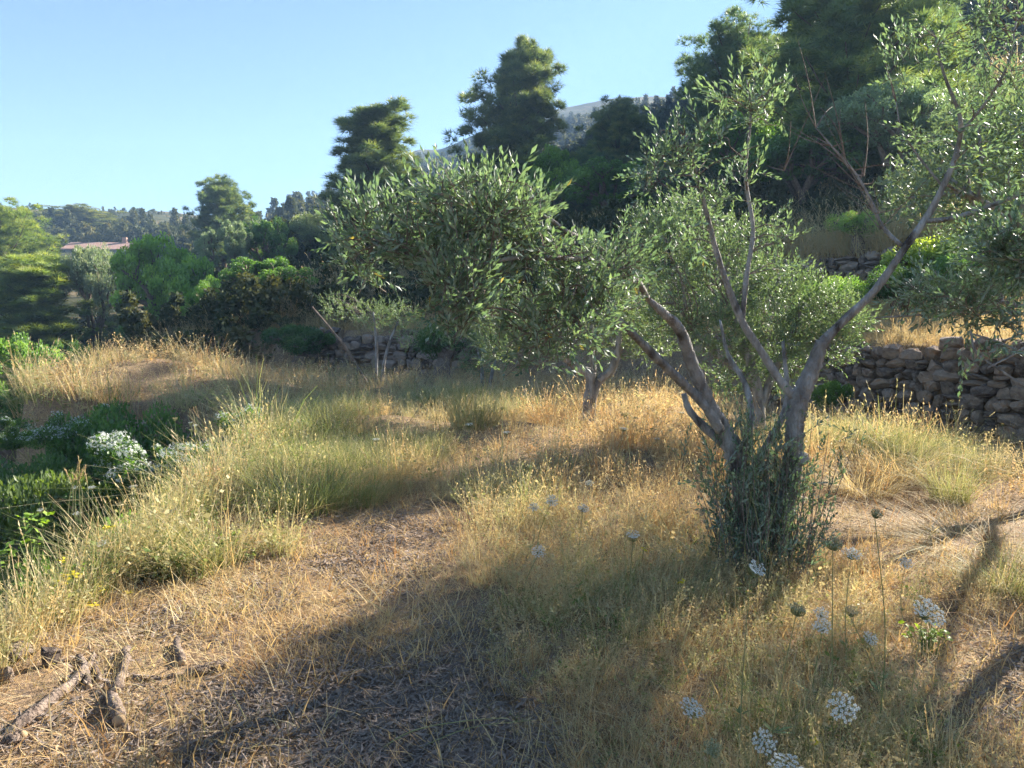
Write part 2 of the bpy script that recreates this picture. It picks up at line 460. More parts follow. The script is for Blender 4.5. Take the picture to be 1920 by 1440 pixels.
def wall(name, label, line, s0, s1, base_fn, hgt, seed, size=.30, batter=.18, out=.06):
    """courses of single stones along a polyline between arc lengths"""
    r = np.random.default_rng(seed)
    L = np.array(line, float); seg = np.hypot(*np.diff(L, axis=0).T); cum = np.concatenate([[0], np.cumsum(seg)])
    def at(s):
        i = min(max(np.searchsorted(cum, s) - 1, 0), len(seg) - 1); t = (s - cum[i]) / seg[i]
        d = (L[i + 1] - L[i]) / seg[i]
        return L[i] + d * t * seg[i], d
    c0, _ = at((s0 + s1) / 2)
    root = thing(name, label, 'stone wall', (c0[0], c0[1], hz1(c0[0], c0[1])))
    z, n = -.12, 0
    while z < hgt:
        hh = size * r.uniform(.62, .85) * (1.15 - .3 * z / hgt)
        s = s0 + r.uniform(-.2, .1)
        while s < s1:
            w = size * r.uniform(.5, 1.75)
            p, d = at(s + w / 2)
            nrm = np.array([-d[1], d[0]])
            top = hgt + .16 * (vnoise(s * 1.1, 3.3, seed) - .5) * 2
            if z + hh * .5 < top:
                dep = size * r.uniform(.9, 1.3)
                bz = base_fn(p[0], p[1])
                h2 = hh * r.uniform(.85, 1.2)
                pos = (p[0] + nrm[0] * (out - batter * z / hgt + r.uniform(-.035, .035)) - root.location.x, p[1] + nrm[1] * (out - batter * z / hgt) - root.location.y, bz + z + hh / 2 + r.uniform(-.02, .02) - root.location.z)
                if r.random() < .18:
                    stone_obj(root, (pos[0], pos[1], pos[2] + h2 * .25), (w * .9, dep, h2 * .5), math.atan2(d[1], d[0]), r)
                    stone_obj(root, (pos[0], pos[1], pos[2] - h2 * .25), (w * .95, dep, h2 * .55), math.atan2(d[1], d[0]), r)
                else:
                    stone_obj(root, pos, (w * 1.06, dep, h2 * 1.14), math.atan2(d[1], d[0]), r, .2)
                n += 1
            s += w * .94
        z += hh * .93
    return root
def arc(line, i): return float(sum(math.hypot(line[k + 1][0] - line[k][0], line[k + 1][1] - line[k][1]) for k in range(i)))
low1 = lambda x, y: min(hz1(x - .5, y - .35), hz1(x - .35, y - .5))
wall('stone_wall', 'grey dry stone terrace wall in shade right of the main olive tree', WALL1, arc(WALL1, 3) - 1.6, arc(WALL1, 5) - .8, lambda x, y: -.06, 1.3, 11, .228)
wall('stone_wall', 'dark dry stone wall seen behind the two young olives at the terrace back', WALL1, arc(WALL1, 7) + 1.5, arc(WALL1, 8) + 2.2, lambda x, y: hz1(x, y - .6), 1.25, 12, .33)
wall('stone_wall', 'upper dry stone wall beneath the dark shrubs behind the bare twigs', WALL2, arc(WALL2, 3) - 1.2, arc(WALL2, 5) + 1.5, lambda x, y: hz1(x - .45, y - .5), 1.6, 13, .36)
wall('stone_wall', 'shaded dry stone wall under the grassy mound left of the terrace', EDGE, arc(EDGE, 7) - .8, arc(EDGE, 9) + 1.2, lambda x, y: -1.45, 1.2, 14, .33, batter=.36, out=.52)

# ------------------------------------------------------------------ vegetation: generators
def leaf_verts(L, Wd, fold=.25, curl=.1):
    """base, right, tip, left, midrib; z along the leaf"""
    return np.array([[0, 0, 0], [Wd / 2, fold * Wd / 2, L * .5], [0, -curl * L, L], [-Wd / 2, fold * Wd / 2, L * .5], [0, 0, L * .52]])
LEAFQ = np.array([[0, 1, 2, 4], [0, 4, 2, 3]])

def olive_sprays(n, seed, L=.24, pairs=8, leafL=.057, leafW=.0145):
    """twigs with opposite narrow leaves; leaves as (m,5,3)"""
    r = np.random.default_rng(seed); out = []
    for k in range(n):
        bend = r.uniform(-.5, .5, 2) * L * .5
        tt = np.linspace(0, 1, 6)
        C = np.stack([bend[0] * tt ** 2, bend[1] * tt ** 2, L * tt], -1)
        lv, ti = [], []
        for i in range(pairs):
            t = .12 + .85 * i / (pairs - 1) + r.uniform(-.03, .03)
            p = np.array([np.interp(t, tt, C[:, a]) for a in range(3)])
            for s in (0, 1):
                if r.random() < .12: continue
                ph = (i % 2) * math.pi / 2 + s * math.pi + r.uniform(-.5, .5)
                el = r.uniform(.35, .95) * (1.1 - .5 * t)
                d = np.array([[math.cos(ph) * math.sin(el), math.sin(ph) * math.sin(el), math.cos(el)]])
                l = leafL * r.uniform(.7, 1.2) * (1 - .25 * t)
                roll = np.array([r.uniform(-.8, .8)])
                M = basis(d)[0]
                # leaf upper face turned towards the twig tip
                x = np.cross(d[0], np.array([0, 0, 1.])); x /= np.linalg.norm(x) + 1e-9; y = np.cross(d[0], x)
                a = roll[0]; x2, y2 = x * math.cos(a) + y * math.sin(a), -x * math.sin(a) + y * math.cos(a)
                lv.append(leaf_verts(l, leafW * r.uniform(.8, 1.25)) @ np.stack([x2, y2, d[0]]) + p)
                ti.append(r.uniform(.1, .9))
        out.append((np.array(lv), np.array(ti), C))
    return out

def fill_sprays(templates, pos, D, scale, r, tint=0, with_twig=True):
    """-> leaves (N,5,3), tints (N), twig MB"""
    LV, TI, tw = [], [], MB()
    which = r.integers(len(templates), size=len(pos))
    for k, (lv, ti, C) in enumerate(templates):
        m = which == k
        if not m.any(): continue
        roll = r.uniform(0, 6.28, m.sum()); sc = scale[m]
        pm_ = pos[m] - D[m] / np.linalg.norm(D[m], axis=1, keepdims=True) * (.11 * sc)[:, None]
        V = place(lv.reshape(-1, 3), pm_, D[m], sc, roll)
        LV.append(V.reshape(-1, 5, 3))
        TI.append((ti[None] + r.normal(0, .12, (m.sum(), 1)) + (tint if np.isscalar(tint) else tint[m][:, None])).ravel())
        if with_twig:
            v, q, _ = tube(C[::2], [.0022, .0016, .0009], 3, cap=False)
            P = place(v, pm_, D[m], sc, roll)
            for a in P: tw.add(a, q)
    return np.concatenate(LV), np.clip(np.concatenate(TI), 0, 1), tw

def leaves_mesh(name, LV, TI, mat, off=(0, 0, 0)):
    n = len(LV)
    V = LV.reshape(-1, 3) - np.asarray(off)
    Q = (LEAFQ[None] + (np.arange(n) * 5)[:, None, None]).reshape(-1, 4)
    return mesh(name, V, [Q], mat, {'tint': np.repeat(TI, 5)})

def pts_in(r, n, c, rad, shell=.35):
    d = rdir(n, r); u = r.uniform(shell, 1, n) ** .6
    return c + d * np.asarray(rad) * u[:, None], d

# ---- pine
def make_pine(seed, H=10., Rc=2.6, base=.22, top_round=.5, n_br=46, k=70, dense=1.0):
    r = np.random.default_rng(seed)
    tr = MB(); n = 9
    hh = np.linspace(0, 1, n)
    P = np.stack([np.cumsum(r.normal(0, .012 * H, n)), np.cumsum(r.normal(0, .012 * H, n)), hh * H * .95], -1); P[0, :2] = 0
    tr.add(*tube(P, .02 * H * (1 - hh) ** .8 + .012, 7)[:2])
    cen, dr, sz = [], [], []
    for i in range(n_br):
        t = base + (1 - base) * ((i + r.uniform(0, 1)) / n_br) ** .9
        c = (t - base) / (1 - base)
        env = (math.sin(min(1, c * 2.6 + .38) * math.pi / 2)) * ((1 - c ** (1.2 + 2 * top_round)) ** .75 if top_round > .3 else (1 - c) ** .62)
        a = i * 2.4 + r.uniform(-.5, .5)
        ln = Rc * max(.16, env) * r.uniform(.45, 1.2)
        p0 = np.array([np.interp(t, hh, P[:, q]) for q in range(3)])
        up = r.uniform(.15, .5) + .7 * c
        d = np.array([math.cos(a), math.sin(a), up]); d /= np.linalg.norm(d)
        e = p0 + d * ln + np.array([0, 0, .12 * ln])
        mid = p0 + d * ln * .5 + np.array([0, 0, -.05 * ln])
        C = catmull([p0, mid, e], 4)
        tr.add(*tube(C, np.linspace(.006 * H * (1 - .7 * c) + .01, .012, len(C)), 4, cap=False)[:2])
        for s in np.linspace(.45, 1.05, 7):
            j = min(int(s * (len(C) - 1)), len(C) - 1)
            cen.append(C[j] + r.normal(0, .13 * Rc, 3) + d * max(0, s - 1) * ln); dr.append(d + [0, 0, .5]); sz.append(Rc * r.uniform(.06, .13))
    cen.append(P[-1] + [0, 0, .02 * H]); dr.append([0, 0, 1]); sz.append(.15 * Rc)
    # needle tuft template: star of thin triangles
    tv = []
    for q in range(9):
        ph = q * 2.4; el = .15 + 1.05 * (q + .5) / 9
        d = np.array([math.cos(ph) * math.sin(el), math.sin(ph) * math.sin(el), math.cos(el)])
        s = np.cross(d, [.3, .5, .2]); s /= np.linalg.norm(s)
        tv += [-s * .042, s * .042, d * r.uniform(.8, 1.1)]
    tv = np.array(tv)
    pos, D, tint = [], [], []
    for c, d, s in zip(cen, dr, sz):
        m = max(6, int(k * dense * r.uniform(.6, 1.3)))
        p, dd = pts_in(r, m, c, np.array([s, s, s * .95]), .1)
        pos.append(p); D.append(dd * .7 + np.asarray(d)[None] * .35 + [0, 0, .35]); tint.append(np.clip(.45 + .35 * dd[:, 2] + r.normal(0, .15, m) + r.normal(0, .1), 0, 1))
    pos, D, tint = np.concatenate(pos), np.concatenate(D), np.concatenate(tint)
    V = place(tv, pos, D + r.normal(0, .25, D.shape), r.uniform(.022, .038, len(pos)) * H, r.uniform(0, 6, len(pos))).reshape(-1, 3)
    T = np.arange(len(V)).reshape(-1, 3)
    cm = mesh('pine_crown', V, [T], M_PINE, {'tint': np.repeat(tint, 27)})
    V, F, A = tr.arr()
    return {'trunk': mesh('pine_trunk', V, F, M_PBARK, smooth=True), 'crown': cm}

# ---- broadleaf / shrub
def make_broad(seed, H=6., Rc=3., trunk=.25, levels=3, leaves=300, ll=.16, lw=.09, flat=.75, mat=None, bark=None, droop=0., clump=.19, rad=.035):
    r = np.random.default_rng(seed)
    tr = MB(); tips = []
    def grow(p, d, ln, rad, lv):
        q = p + d * ln * .55 + r.normal(0, .06 * ln, 3); e = p + d * ln + r.normal(0, .05 * ln, 3)
        C = catmull([p, q, e], 3)
        tr.add(*tube(C, np.linspace(rad, rad * .65, len(C)), 5, cap=False)[:2])
        if lv == 0:
            tips.append((e, d)); return
        m = int(r.integers(3, 5))
        a0 = r.uniform(0, 6.28)
        for i in range(m):
            a = a0 + i * 6.28 / m + r.uniform(-.4, .4); sp = r.uniform(.45, .95)
            b = basis(d[None])[0]
            nd = d * math.cos(sp) + (b[:, 0] * math.cos(a) + b[:, 1] * math.sin(a)) * math.sin(sp)
            nd[2] += .12 - droop; nd /= np.linalg.norm(nd)
            grow(e, nd, ln * r.uniform(.62, .85), rad * .6, lv - 1)
        if lv <= levels - 1: tips.append((e, d))
    grow(np.zeros(3), np.array([r.normal(0, .1), r.normal(0, .1), 1.]), H * trunk, H * rad, levels)
    E = np.array([t[0] for t in tips]); Dd = np.array([t[1] for t in tips])
    # fit to the wished size
    fx = Rc / (np.percentile(np.hypot(E[:, 0], E[:, 1]), 92) + 1e-6); fz = H * .9 / E[:, 2].max()
    sc = np.array([fx, fx, fz]); E = E * sc
    V, F, A = tr.arr(); V = V * sc
    tm = mesh('trunk', V, F, bark or M_TWIG, smooth=True)
    pos, nn, tint = [], [], []
    for e, d in zip(E, Dd):
        m = int(leaves * r.uniform(.5, 1.3)); s = clump * Rc * r.uniform(.6, 1.15)
        p, dd = pts_in(r, m, e, np.array([s, s, s * flat]), .25)
        p[:, 2] = np.maximum(p[:, 2], .02 * H)
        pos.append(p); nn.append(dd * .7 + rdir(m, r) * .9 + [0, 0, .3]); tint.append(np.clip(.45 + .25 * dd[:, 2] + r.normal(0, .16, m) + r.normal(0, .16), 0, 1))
    pos, nn, tint = np.concatenate(pos), np.concatenate(nn), np.concatenate(tint)
    tv = np.array([[0, 0, -.5], [.5, .08, 0], [0, 0, .5], [-.5, .08, 0]]) * [lw, lw, ll]
    Q = np.arange(4)[None]
    V = place(tv, pos, nn, r.uniform(.7, 1.25, len(pos)), r.uniform(0, 6.28, len(pos))).reshape(-1, 3)
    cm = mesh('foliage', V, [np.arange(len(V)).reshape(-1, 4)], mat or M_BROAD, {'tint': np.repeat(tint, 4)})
    return {'trunk': tm, 'crown': cm}

PINES = [make_pine(101, 10, 2.5, .14, .4, 80, 29), make_pine(102, 10, 2.9, .2, .55, 68, 30), make_pine(103, 10, 3.6, .28, 1.1, 64, 31), make_pine(117, 10, 2.2, .06, .2, 76, 29)]
BROAD = [make_broad(201, 6, 3.0, .26, 3, 330), make_broad(202, 6, 2.8, .22, 3, 330, ll=.14), make_broad(203, 6, 3.3, .30, 3, 300, ll=.17, droop=.05)]
SILVER = [make_broad(211, 5, 2.6, .26, 3, 380, ll=.15, lw=.05, mat=M_OLIVE_FAR), make_broad(212, 5, 2.4, .22, 3, 380, ll=.14, lw=.05, mat=M_OLIVE_FAR)]
BUSH = [make_broad(221, 2, 1.5, .10, 2, 900, ll=.075, lw=.05, clump=.4), make_broad(222, 2, 1.3, .12, 2, 900, ll=.08, lw=.045, clump=.42)]
OLIVE_MID = [make_broad(231, 3.2, 1.5, .28, 3, 230, ll=.075, lw=.019, mat=M_OLIVE_FAR, bark=M_BARK, clump=.2), make_broad(232, 3.2, 1.5, .25, 3, 240, ll=.075, lw=.019, mat=M_OLIVE_FAR, bark=M_BARK, clump=.2)]

def put_tree(name, kit, label, cat, px, top, Y, wpx, color=(1, 1, 1), rz=0, z0=None, sink=.15, group=None, H0=None, R0=None, bot=None):
    """a tree whose top and crown width are read from the photo at distance Y"""
    T = W(px, top, Y); x, y = T[0], T[1]
    g = hz1(x, y) if z0 is None else z0
    if bot is not None: g = W(px, bot, Y)[2]
    h = T[2] - g + sink
    me = kit['crown']
    if 'dims' not in kit:
        co = np.empty(len(me.vertices) * 3, np.float32); me.vertices.foreach_get('co', co); co = co.reshape(-1, 3)
        kit['dims'] = (float(np.percentile(co[:, 2], 99.8)), float(np.percentile(np.abs(co[:, :2]).max(1), 97)))
    color = tuple(c * 1.7 for c in color)
    H, Rr = kit['dims']
    sz = h / H; sx = (wpx / FPX * Y / 2) / Rr
    o = thing(name, label, cat, (x, y, g - sink), rz, group)
    o.scale = (sx, sx, sz)
    for part, m in kit.items():
        if part == 'dims': continue
        c = link(part, m, o, kind='stuff' if part == 'crown' else None, color=color)
    return o

# ------------------------------------------------------------------ background trees
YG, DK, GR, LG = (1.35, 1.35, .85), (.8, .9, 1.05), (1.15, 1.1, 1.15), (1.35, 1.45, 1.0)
TREES = [
    ('pine_tree', PINES[0], 'tallest freestanding pine, standing against the sky at the centre', 'pine', 972, 88, 45, 185, (1, 1, 1), .3, None),
    ('pine_tree', PINES[3], 'conical pine against the sky left of the tallest pine', 'pine', 703, 192, 45, 180, (1.05, 1.05, 1), 1.4, None),
    ('pine_tree', PINES[1], 'smaller pine in front of the far mountain ridge', 'pine', 1172, 184, 60, 130, (1.05, 1, 1), 2.2, None),
    ('pine_tree', PINES[1], 'dark pine with two rounded tops above the left valley', 'pine', 420, 334, 72, 112, (.95, 1, 1.05), 4.0, None),
    ('pine_tree', PINES[2], 'dark round-topped pine on the slope left of the largest pine', 'pine', 1392, 46, 36, 230, (1.0, 1.1, 1.15), .9, None),
    ('pine_tree', PINES[1], 'largest pine, its top cut off by the upper picture edge', 'pine', 1625, -95, 27, 330, (1.2, 1.25, 1.2), 2.9, None),
    ('pine_tree', PINES[0], 'sunlit yellow-green pine behind the upper right olive twigs', 'pine', 1745, 60, 30, 190, YG, 5.1, None),
    ('pine_tree', PINES[2], 'yellow-green pine at the left picture edge against the sky', 'pine', 10, 375, 60, 190, YG, .5, None),
    ('pine_tree', PINES[3], 'low sunlit yellow-green pine below the left edge pine', 'pine', 68, 478, 40, 190, YG, 3.3, None),
    ('pine_tree', PINES[2], 'broad pine with brownish underside above the house', 'pine', 148, 388, 140, 130, (1.3, 1.1, .9), 1.9, None),
    ('pine_tree', PINES[3], 'small bright yellow-green pine on the upper terrace at the right edge', 'pine', 1888, 250, 17, 130, (2.3, 2.1, .9), .2, None),
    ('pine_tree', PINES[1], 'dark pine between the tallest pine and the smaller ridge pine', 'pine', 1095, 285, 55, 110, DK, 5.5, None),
    ('broadleaf_tree', BROAD[0], 'bright green leafy tree in the valley in front of the house', 'tree', 300, 445, 33, 205, (1.5, 1.55, 1.2), .4, None),
    ('broadleaf_tree', BROAD[2], 'small bright green tree touching the right side of the valley tree', 'tree', 385, 520, 30, 110, (1.4, 1.5, 1.1), 2.0, None),
    ('broadleaf_tree', BROAD[1], 'dark green leaning tree right of the bright valley tree', 'tree', 495, 482, 29, 150, (.85, 1.0, .9), 1.1, None),
    ('broadleaf_tree', BROAD[2], 'low bright green tree at the left picture edge above the shaded gully', 'tree', 45, 630, 21, 215, (1.05, 1.15, .95), 4.4, None),
    ('broadleaf_tree', BROAD[1], 'dense dark green round tree below the two-topped pine', 'tree', 505, 408, 55, 112, DK, 3.0, None),
    ('broadleaf_tree', SILVER[0], 'grey-green tree with brownish twigs left of the bright valley tree', 'tree', 172, 462, 42, 150, (1.05, .95, 1.0), 2.2, None),
    ('broadleaf_tree', SILVER[1], 'grey-green tree right beneath the two-topped pine', 'tree', 425, 415, 52, 95, GR, .1, None),
    ('broadleaf_tree', SILVER[0], 'pale olive-coloured tree left of the near olive crown', 'tree', 575, 400, 62, 130, (1.2, 1.05, .8), 5.0, None),
    ('broadleaf_tree', BROAD[0], 'green leafy tree at the foot of the tallest pine', 'tree', 1040, 275, 42, 120, (1.3, 1.35, 1), 4.6, None),
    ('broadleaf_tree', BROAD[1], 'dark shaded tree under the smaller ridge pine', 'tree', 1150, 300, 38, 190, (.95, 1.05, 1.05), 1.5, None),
    ('broadleaf_tree', SILVER[1], 'grey-green tree on the slope right of the ridge pine', 'tree', 1255, 300, 33, 140, (.85, .9, .95), 3.7, None),
    ('broadleaf_tree', SILVER[0], 'big silvery carob-like tree on the upper terrace behind the bare twigs', 'tree', 1690, 165, 24, 280, (1.2, 1.2, 1.2), .8, None),
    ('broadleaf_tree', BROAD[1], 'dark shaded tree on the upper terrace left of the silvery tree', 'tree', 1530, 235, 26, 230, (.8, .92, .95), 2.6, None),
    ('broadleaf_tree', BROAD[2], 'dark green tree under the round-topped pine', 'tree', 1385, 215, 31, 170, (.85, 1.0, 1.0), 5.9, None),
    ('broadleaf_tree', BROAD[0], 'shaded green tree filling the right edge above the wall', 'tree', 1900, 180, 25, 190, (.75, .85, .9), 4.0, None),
    ('broadleaf_tree', SILVER[1], 'grey scrubby tree beside the house wall', 'tree', 240, 466, 80, 70, (.9, .9, .9), 1.0, None),
    ('broadleaf_tree', BROAD[2], 'dark green tree left of the house roof', 'tree', 70, 500, 75, 90, (.7, .8, .8), 1.0, None),
]
for name, kit, lab, cat, px, top, Y, w, colr, rz, bot in TREES:
    put_tree(name, kit, lab, cat, px, top, Y, w, colr, rz, bot=bot)
SHRUBS = [
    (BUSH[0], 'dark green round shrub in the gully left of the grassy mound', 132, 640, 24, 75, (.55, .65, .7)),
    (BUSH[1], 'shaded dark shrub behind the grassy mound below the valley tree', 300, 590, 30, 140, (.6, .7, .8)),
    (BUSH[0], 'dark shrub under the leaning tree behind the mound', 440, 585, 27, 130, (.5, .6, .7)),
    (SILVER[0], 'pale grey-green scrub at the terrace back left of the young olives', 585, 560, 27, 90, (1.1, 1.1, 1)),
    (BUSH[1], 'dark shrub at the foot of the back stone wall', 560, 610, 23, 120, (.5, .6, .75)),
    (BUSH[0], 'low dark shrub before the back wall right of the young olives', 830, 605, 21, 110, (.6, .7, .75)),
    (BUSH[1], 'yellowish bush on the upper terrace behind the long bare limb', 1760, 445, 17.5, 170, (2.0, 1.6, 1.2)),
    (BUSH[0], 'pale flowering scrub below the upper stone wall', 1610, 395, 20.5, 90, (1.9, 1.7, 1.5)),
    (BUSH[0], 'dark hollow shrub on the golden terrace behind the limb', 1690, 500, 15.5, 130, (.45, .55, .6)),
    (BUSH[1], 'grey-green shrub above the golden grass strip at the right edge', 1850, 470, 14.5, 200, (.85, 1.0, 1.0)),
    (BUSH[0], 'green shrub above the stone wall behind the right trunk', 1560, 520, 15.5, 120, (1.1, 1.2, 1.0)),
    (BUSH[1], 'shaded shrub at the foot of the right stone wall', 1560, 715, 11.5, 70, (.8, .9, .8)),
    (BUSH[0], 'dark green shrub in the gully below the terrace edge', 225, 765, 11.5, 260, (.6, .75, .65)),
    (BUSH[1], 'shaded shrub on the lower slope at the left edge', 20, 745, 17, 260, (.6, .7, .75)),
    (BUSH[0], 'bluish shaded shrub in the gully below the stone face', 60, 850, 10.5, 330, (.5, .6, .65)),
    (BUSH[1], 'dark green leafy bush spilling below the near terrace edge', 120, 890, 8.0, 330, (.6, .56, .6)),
    (BUSH[0], 'green bush rising over the near terrace edge by the yellow flowers', 330, 935, 6.6, 300, (1.5, 1.6, 1.0)),
    (BUSH[1], 'grey-green bush at the left edge under the yellow flowers', 60, 1060, 4.6, 260, (.95, 1.0, .85)),
]
for i, (kit, lab, px, top, Y, w, colr) in enumerate(SHRUBS):
    put_tree('shrub', kit, lab, 'shrub', px, top, Y, w, colr, i * 1.3, sink=.05)
for lab, px, top, Y, w in (('tiny round tree on the left hill crest, nearer the pines', 252, 388, 262, 16), ('tiny round tree on the left hill crest, second along', 287, 393, 258, 22),
                           ('tiny dark tree at the left start of the hill crest', 82, 397, 262, 16)):
    put_tree('crest_tree', BROAD[0], lab, 'tree', px, top, Y, w, (.8, .8, .8), 0)

# ------------------------------------------------------------------ scatter (uncountable cover)
def gn_group(ntempl):
    g = bpy.data.node_groups.new('scatter_%d' % ntempl, 'GeometryNodeTree')
    g.interface.new_socket('Geometry', in_out='INPUT', socket_type='NodeSocketGeometry')
    g.interface.new_socket('Geometry', in_out='OUTPUT', socket_type='NodeSocketGeometry')
    n, l = g.nodes, g.links
    gi, go = n.new('NodeGroupInput'), n.new('NodeGroupOutput')
    def attr(name, ty):
        a = n.new('GeometryNodeInputNamedAttribute'); a.data_type = ty; a.inputs['Name'].default_value = name
        return a.outputs['Attribute']
    def pick(v):
        c = n.new('FunctionNodeCompare'); c.data_type = 'INT'; c.operation = 'EQUAL'
        l.new(attr('tid', 'INT'), c.inputs[2]); c.inputs[3].default_value = v
        s = n.new('GeometryNodeSeparateGeometry'); s.domain = 'POINT'
        l.new(gi.outputs[0], s.inputs[0]); l.new(c.outputs[0], s.inputs[1])
        return s.outputs[0]
    j = n.new('GeometryNodeJoinGeometry')
    for k in reversed(range(ntempl)):
        gt = n.new('GeometryNodeGeometryToInstance'); l.new(pick(k), gt.inputs[0]); l.new(gt.outputs[0], j.inputs[0])
    ip = n.new('GeometryNodeInstanceOnPoints')
    l.new(pick(-1), ip.inputs['Points']); l.new(j.outputs[0], ip.inputs['Instance'])
    ip.inputs['Pick Instance'].default_value = True
    l.new(attr('iidx', 'INT'), ip.inputs['Instance Index'])
    e2r = n.new('FunctionNodeEulerToRotation'); l.new(attr('irot', 'FLOAT_VECTOR'), e2r.inputs[0])
    l.new(e2r.outputs[0], ip.inputs['Rotation']); l.new(attr('iscl', 'FLOAT_VECTOR'), ip.inputs['Scale'])
    l.new(ip.outputs[0], go.inputs[0])
    return g
GN = {}
def scatter(name, label, cat, templ, P, rot, scl, idx, tint, mats):
    """templ: list of (V, Q, tint, matindex per face)"""
    V, Qs, tid, ti, mi, n = [], [], [], [], [], 0
    for k, (v, q, a, m) in enumerate(templ):
        V.append(v); Qs.append(q + n); tid.append(np.full(len(v), k)); ti.append(a); mi.append(m); n += len(v)
    N0 = len(P)
    V.append(P); tid.append(np.full(N0, -1)); ti.append(np.zeros(N0))
    def pad(a, w=None):
        z = np.zeros((n,) if w is None else (n, w), a.dtype); return np.concatenate([z, a])
    scl = np.asarray(scl); scl = np.repeat(scl[:, None], 3, 1) if scl.ndim == 1 else scl
    me = mesh(name, np.concatenate(V), [np.concatenate(Qs)], None,
              {'tid': np.concatenate(tid).astype(int), 'tint': np.concatenate(ti), 'iidx': pad(idx.astype(int)), 'irot': pad(rot, 3), 'iscl': pad(scl, 3), 'itint': pad(tint)}, idx=np.concatenate(mi), mats=mats)
    o = link(name, me, kind='stuff'); tag(o, label, cat)
    if len(templ) not in GN: GN[len(templ)] = gn_group(len(templ))
    md = o.modifiers.new('scatter', 'NODES'); md.node_group = GN[len(templ)]
    return o

def realise(name, label, cat, templ, P, rot, scl, idx, tint, mats):
    V, Qs, ti, mi, n = [], [], [], [], 0
    cx, sx, cyy, sy, cz, sz = [f(rot[:, k]) for k in range(3) for f in (np.cos, np.sin)]
    M = np.empty((len(P), 3, 3))
    M[:, 0] = np.stack([cz * cyy, cz * sy * sx - sz * cx, cz * sy * cx + sz * sx], -1)
    M[:, 1] = np.stack([sz * cyy, sz * sy * sx + cz * cx, sz * sy * cx - cz * sx], -1)
    M[:, 2] = np.stack([-sy, cyy * sx, cyy * cx], -1)
    scl = np.asarray(scl); scl = np.repeat(scl[:, None], 3, 1) if scl.ndim == 1 else scl
    M = M * scl[:, None, :]
    for k, (v, q, a, m) in enumerate(templ):
        w = np.nonzero(idx == k)[0]
        if not len(w): continue
        V.append((np.einsum('nij,kj->nki', M[w], v) + P[w][:, None]).reshape(-1, 3))
        Qs.append((q[None] + n + (np.arange(len(w)) * len(v))[:, None, None]).reshape(-1, 4)); mi.append(np.tile(m, len(w)))
        ti.append((tint[w][:, None] + a[None] * .3 - .15).ravel()); n += len(w) * len(v)
    o = link(name, mesh(name, np.concatenate(V), [np.concatenate(Qs)], None, {'tint': np.clip(np.concatenate(ti), 0, 1)}, idx=np.concatenate(mi), mats=mats), kind='stuff')
    return tag(o, label, cat)

def blades(n, h, spread, lean, width, seed, segs=3, arch=.5, head=0., hv=.3):
    """a tuft of ribbon blades; head: share that carry a seed head"""
    r = np.random.default_rng(seed); mb = MB(); mi = []
    for i in range(n):
        a, q = r.uniform(0, 6.28), r.uniform(0, 1) ** .5 * spread
        p = np.array([math.cos(a) * q, math.sin(a) * q, -.02])
        d = a + r.normal(0, .9); le = lean * r.uniform(.2, 1.4); L = h * r.uniform(1 - hv * 1.5, 1 + hv)
        t = np.linspace(0, 1, segs + 1)
        off = L * (le * t + arch * le * t * t * 1.4)
        up = L * np.maximum(.02, (t - .5 * arch * min(le, 1.2) * t * t * 1.3))
        C = p + np.stack([np.cos(d) * off, np.sin(d) * off, up], -1)
        C[1:-1, :2] += r.normal(0, .012 * h, (segs - 1, 2))
        if r.random() < .28 and h > .1:
            kd = r.uniform(0, 6.28); C[-1] = C[-2] + np.array([math.cos(kd), math.sin(kd), r.uniform(-.6, .3)]) * L / segs * .9
        s = np.array([-math.sin(d + r.normal(0, .8)), math.cos(d), 0.]); s /= np.linalg.norm(s)
        w = width * r.uniform(.45, 1.8) * np.linspace(1, .22, segs + 1)[:, None]
        V = np.concatenate([C - s * w / 2, C + s * w / 2]); m = segs + 1
        Q = np.array([[k, k + m, k + m + 1, k + 1] for k in range(segs)])
        ti = r.uniform(0, 1)
        mb.add(V, Q, a=ti); mi += [0] * segs
        if r.random() < head:
            e, dd = C[-1], C[-1] - C[-2]; dd /= np.linalg.norm(dd)
            for k in range(3):
                f = e - dd * .02 * k * (h / .4) ; sd = rdir(1, r)[0]
                w2 = .0042 * r.uniform(.7, 1.4); l2 = .022 * r.uniform(.7, 1.5)
                mb.add([f, f + sd * w2 + dd * l2 * .5, f + dd * l2 + sd * .004, f - sd * w2 + dd * l2 * .5], [[0, 1, 2, 3]], a=ti); mi += [1]
    V, F, A = mb.arr()
    return V, F[0], A, np.array(mi)

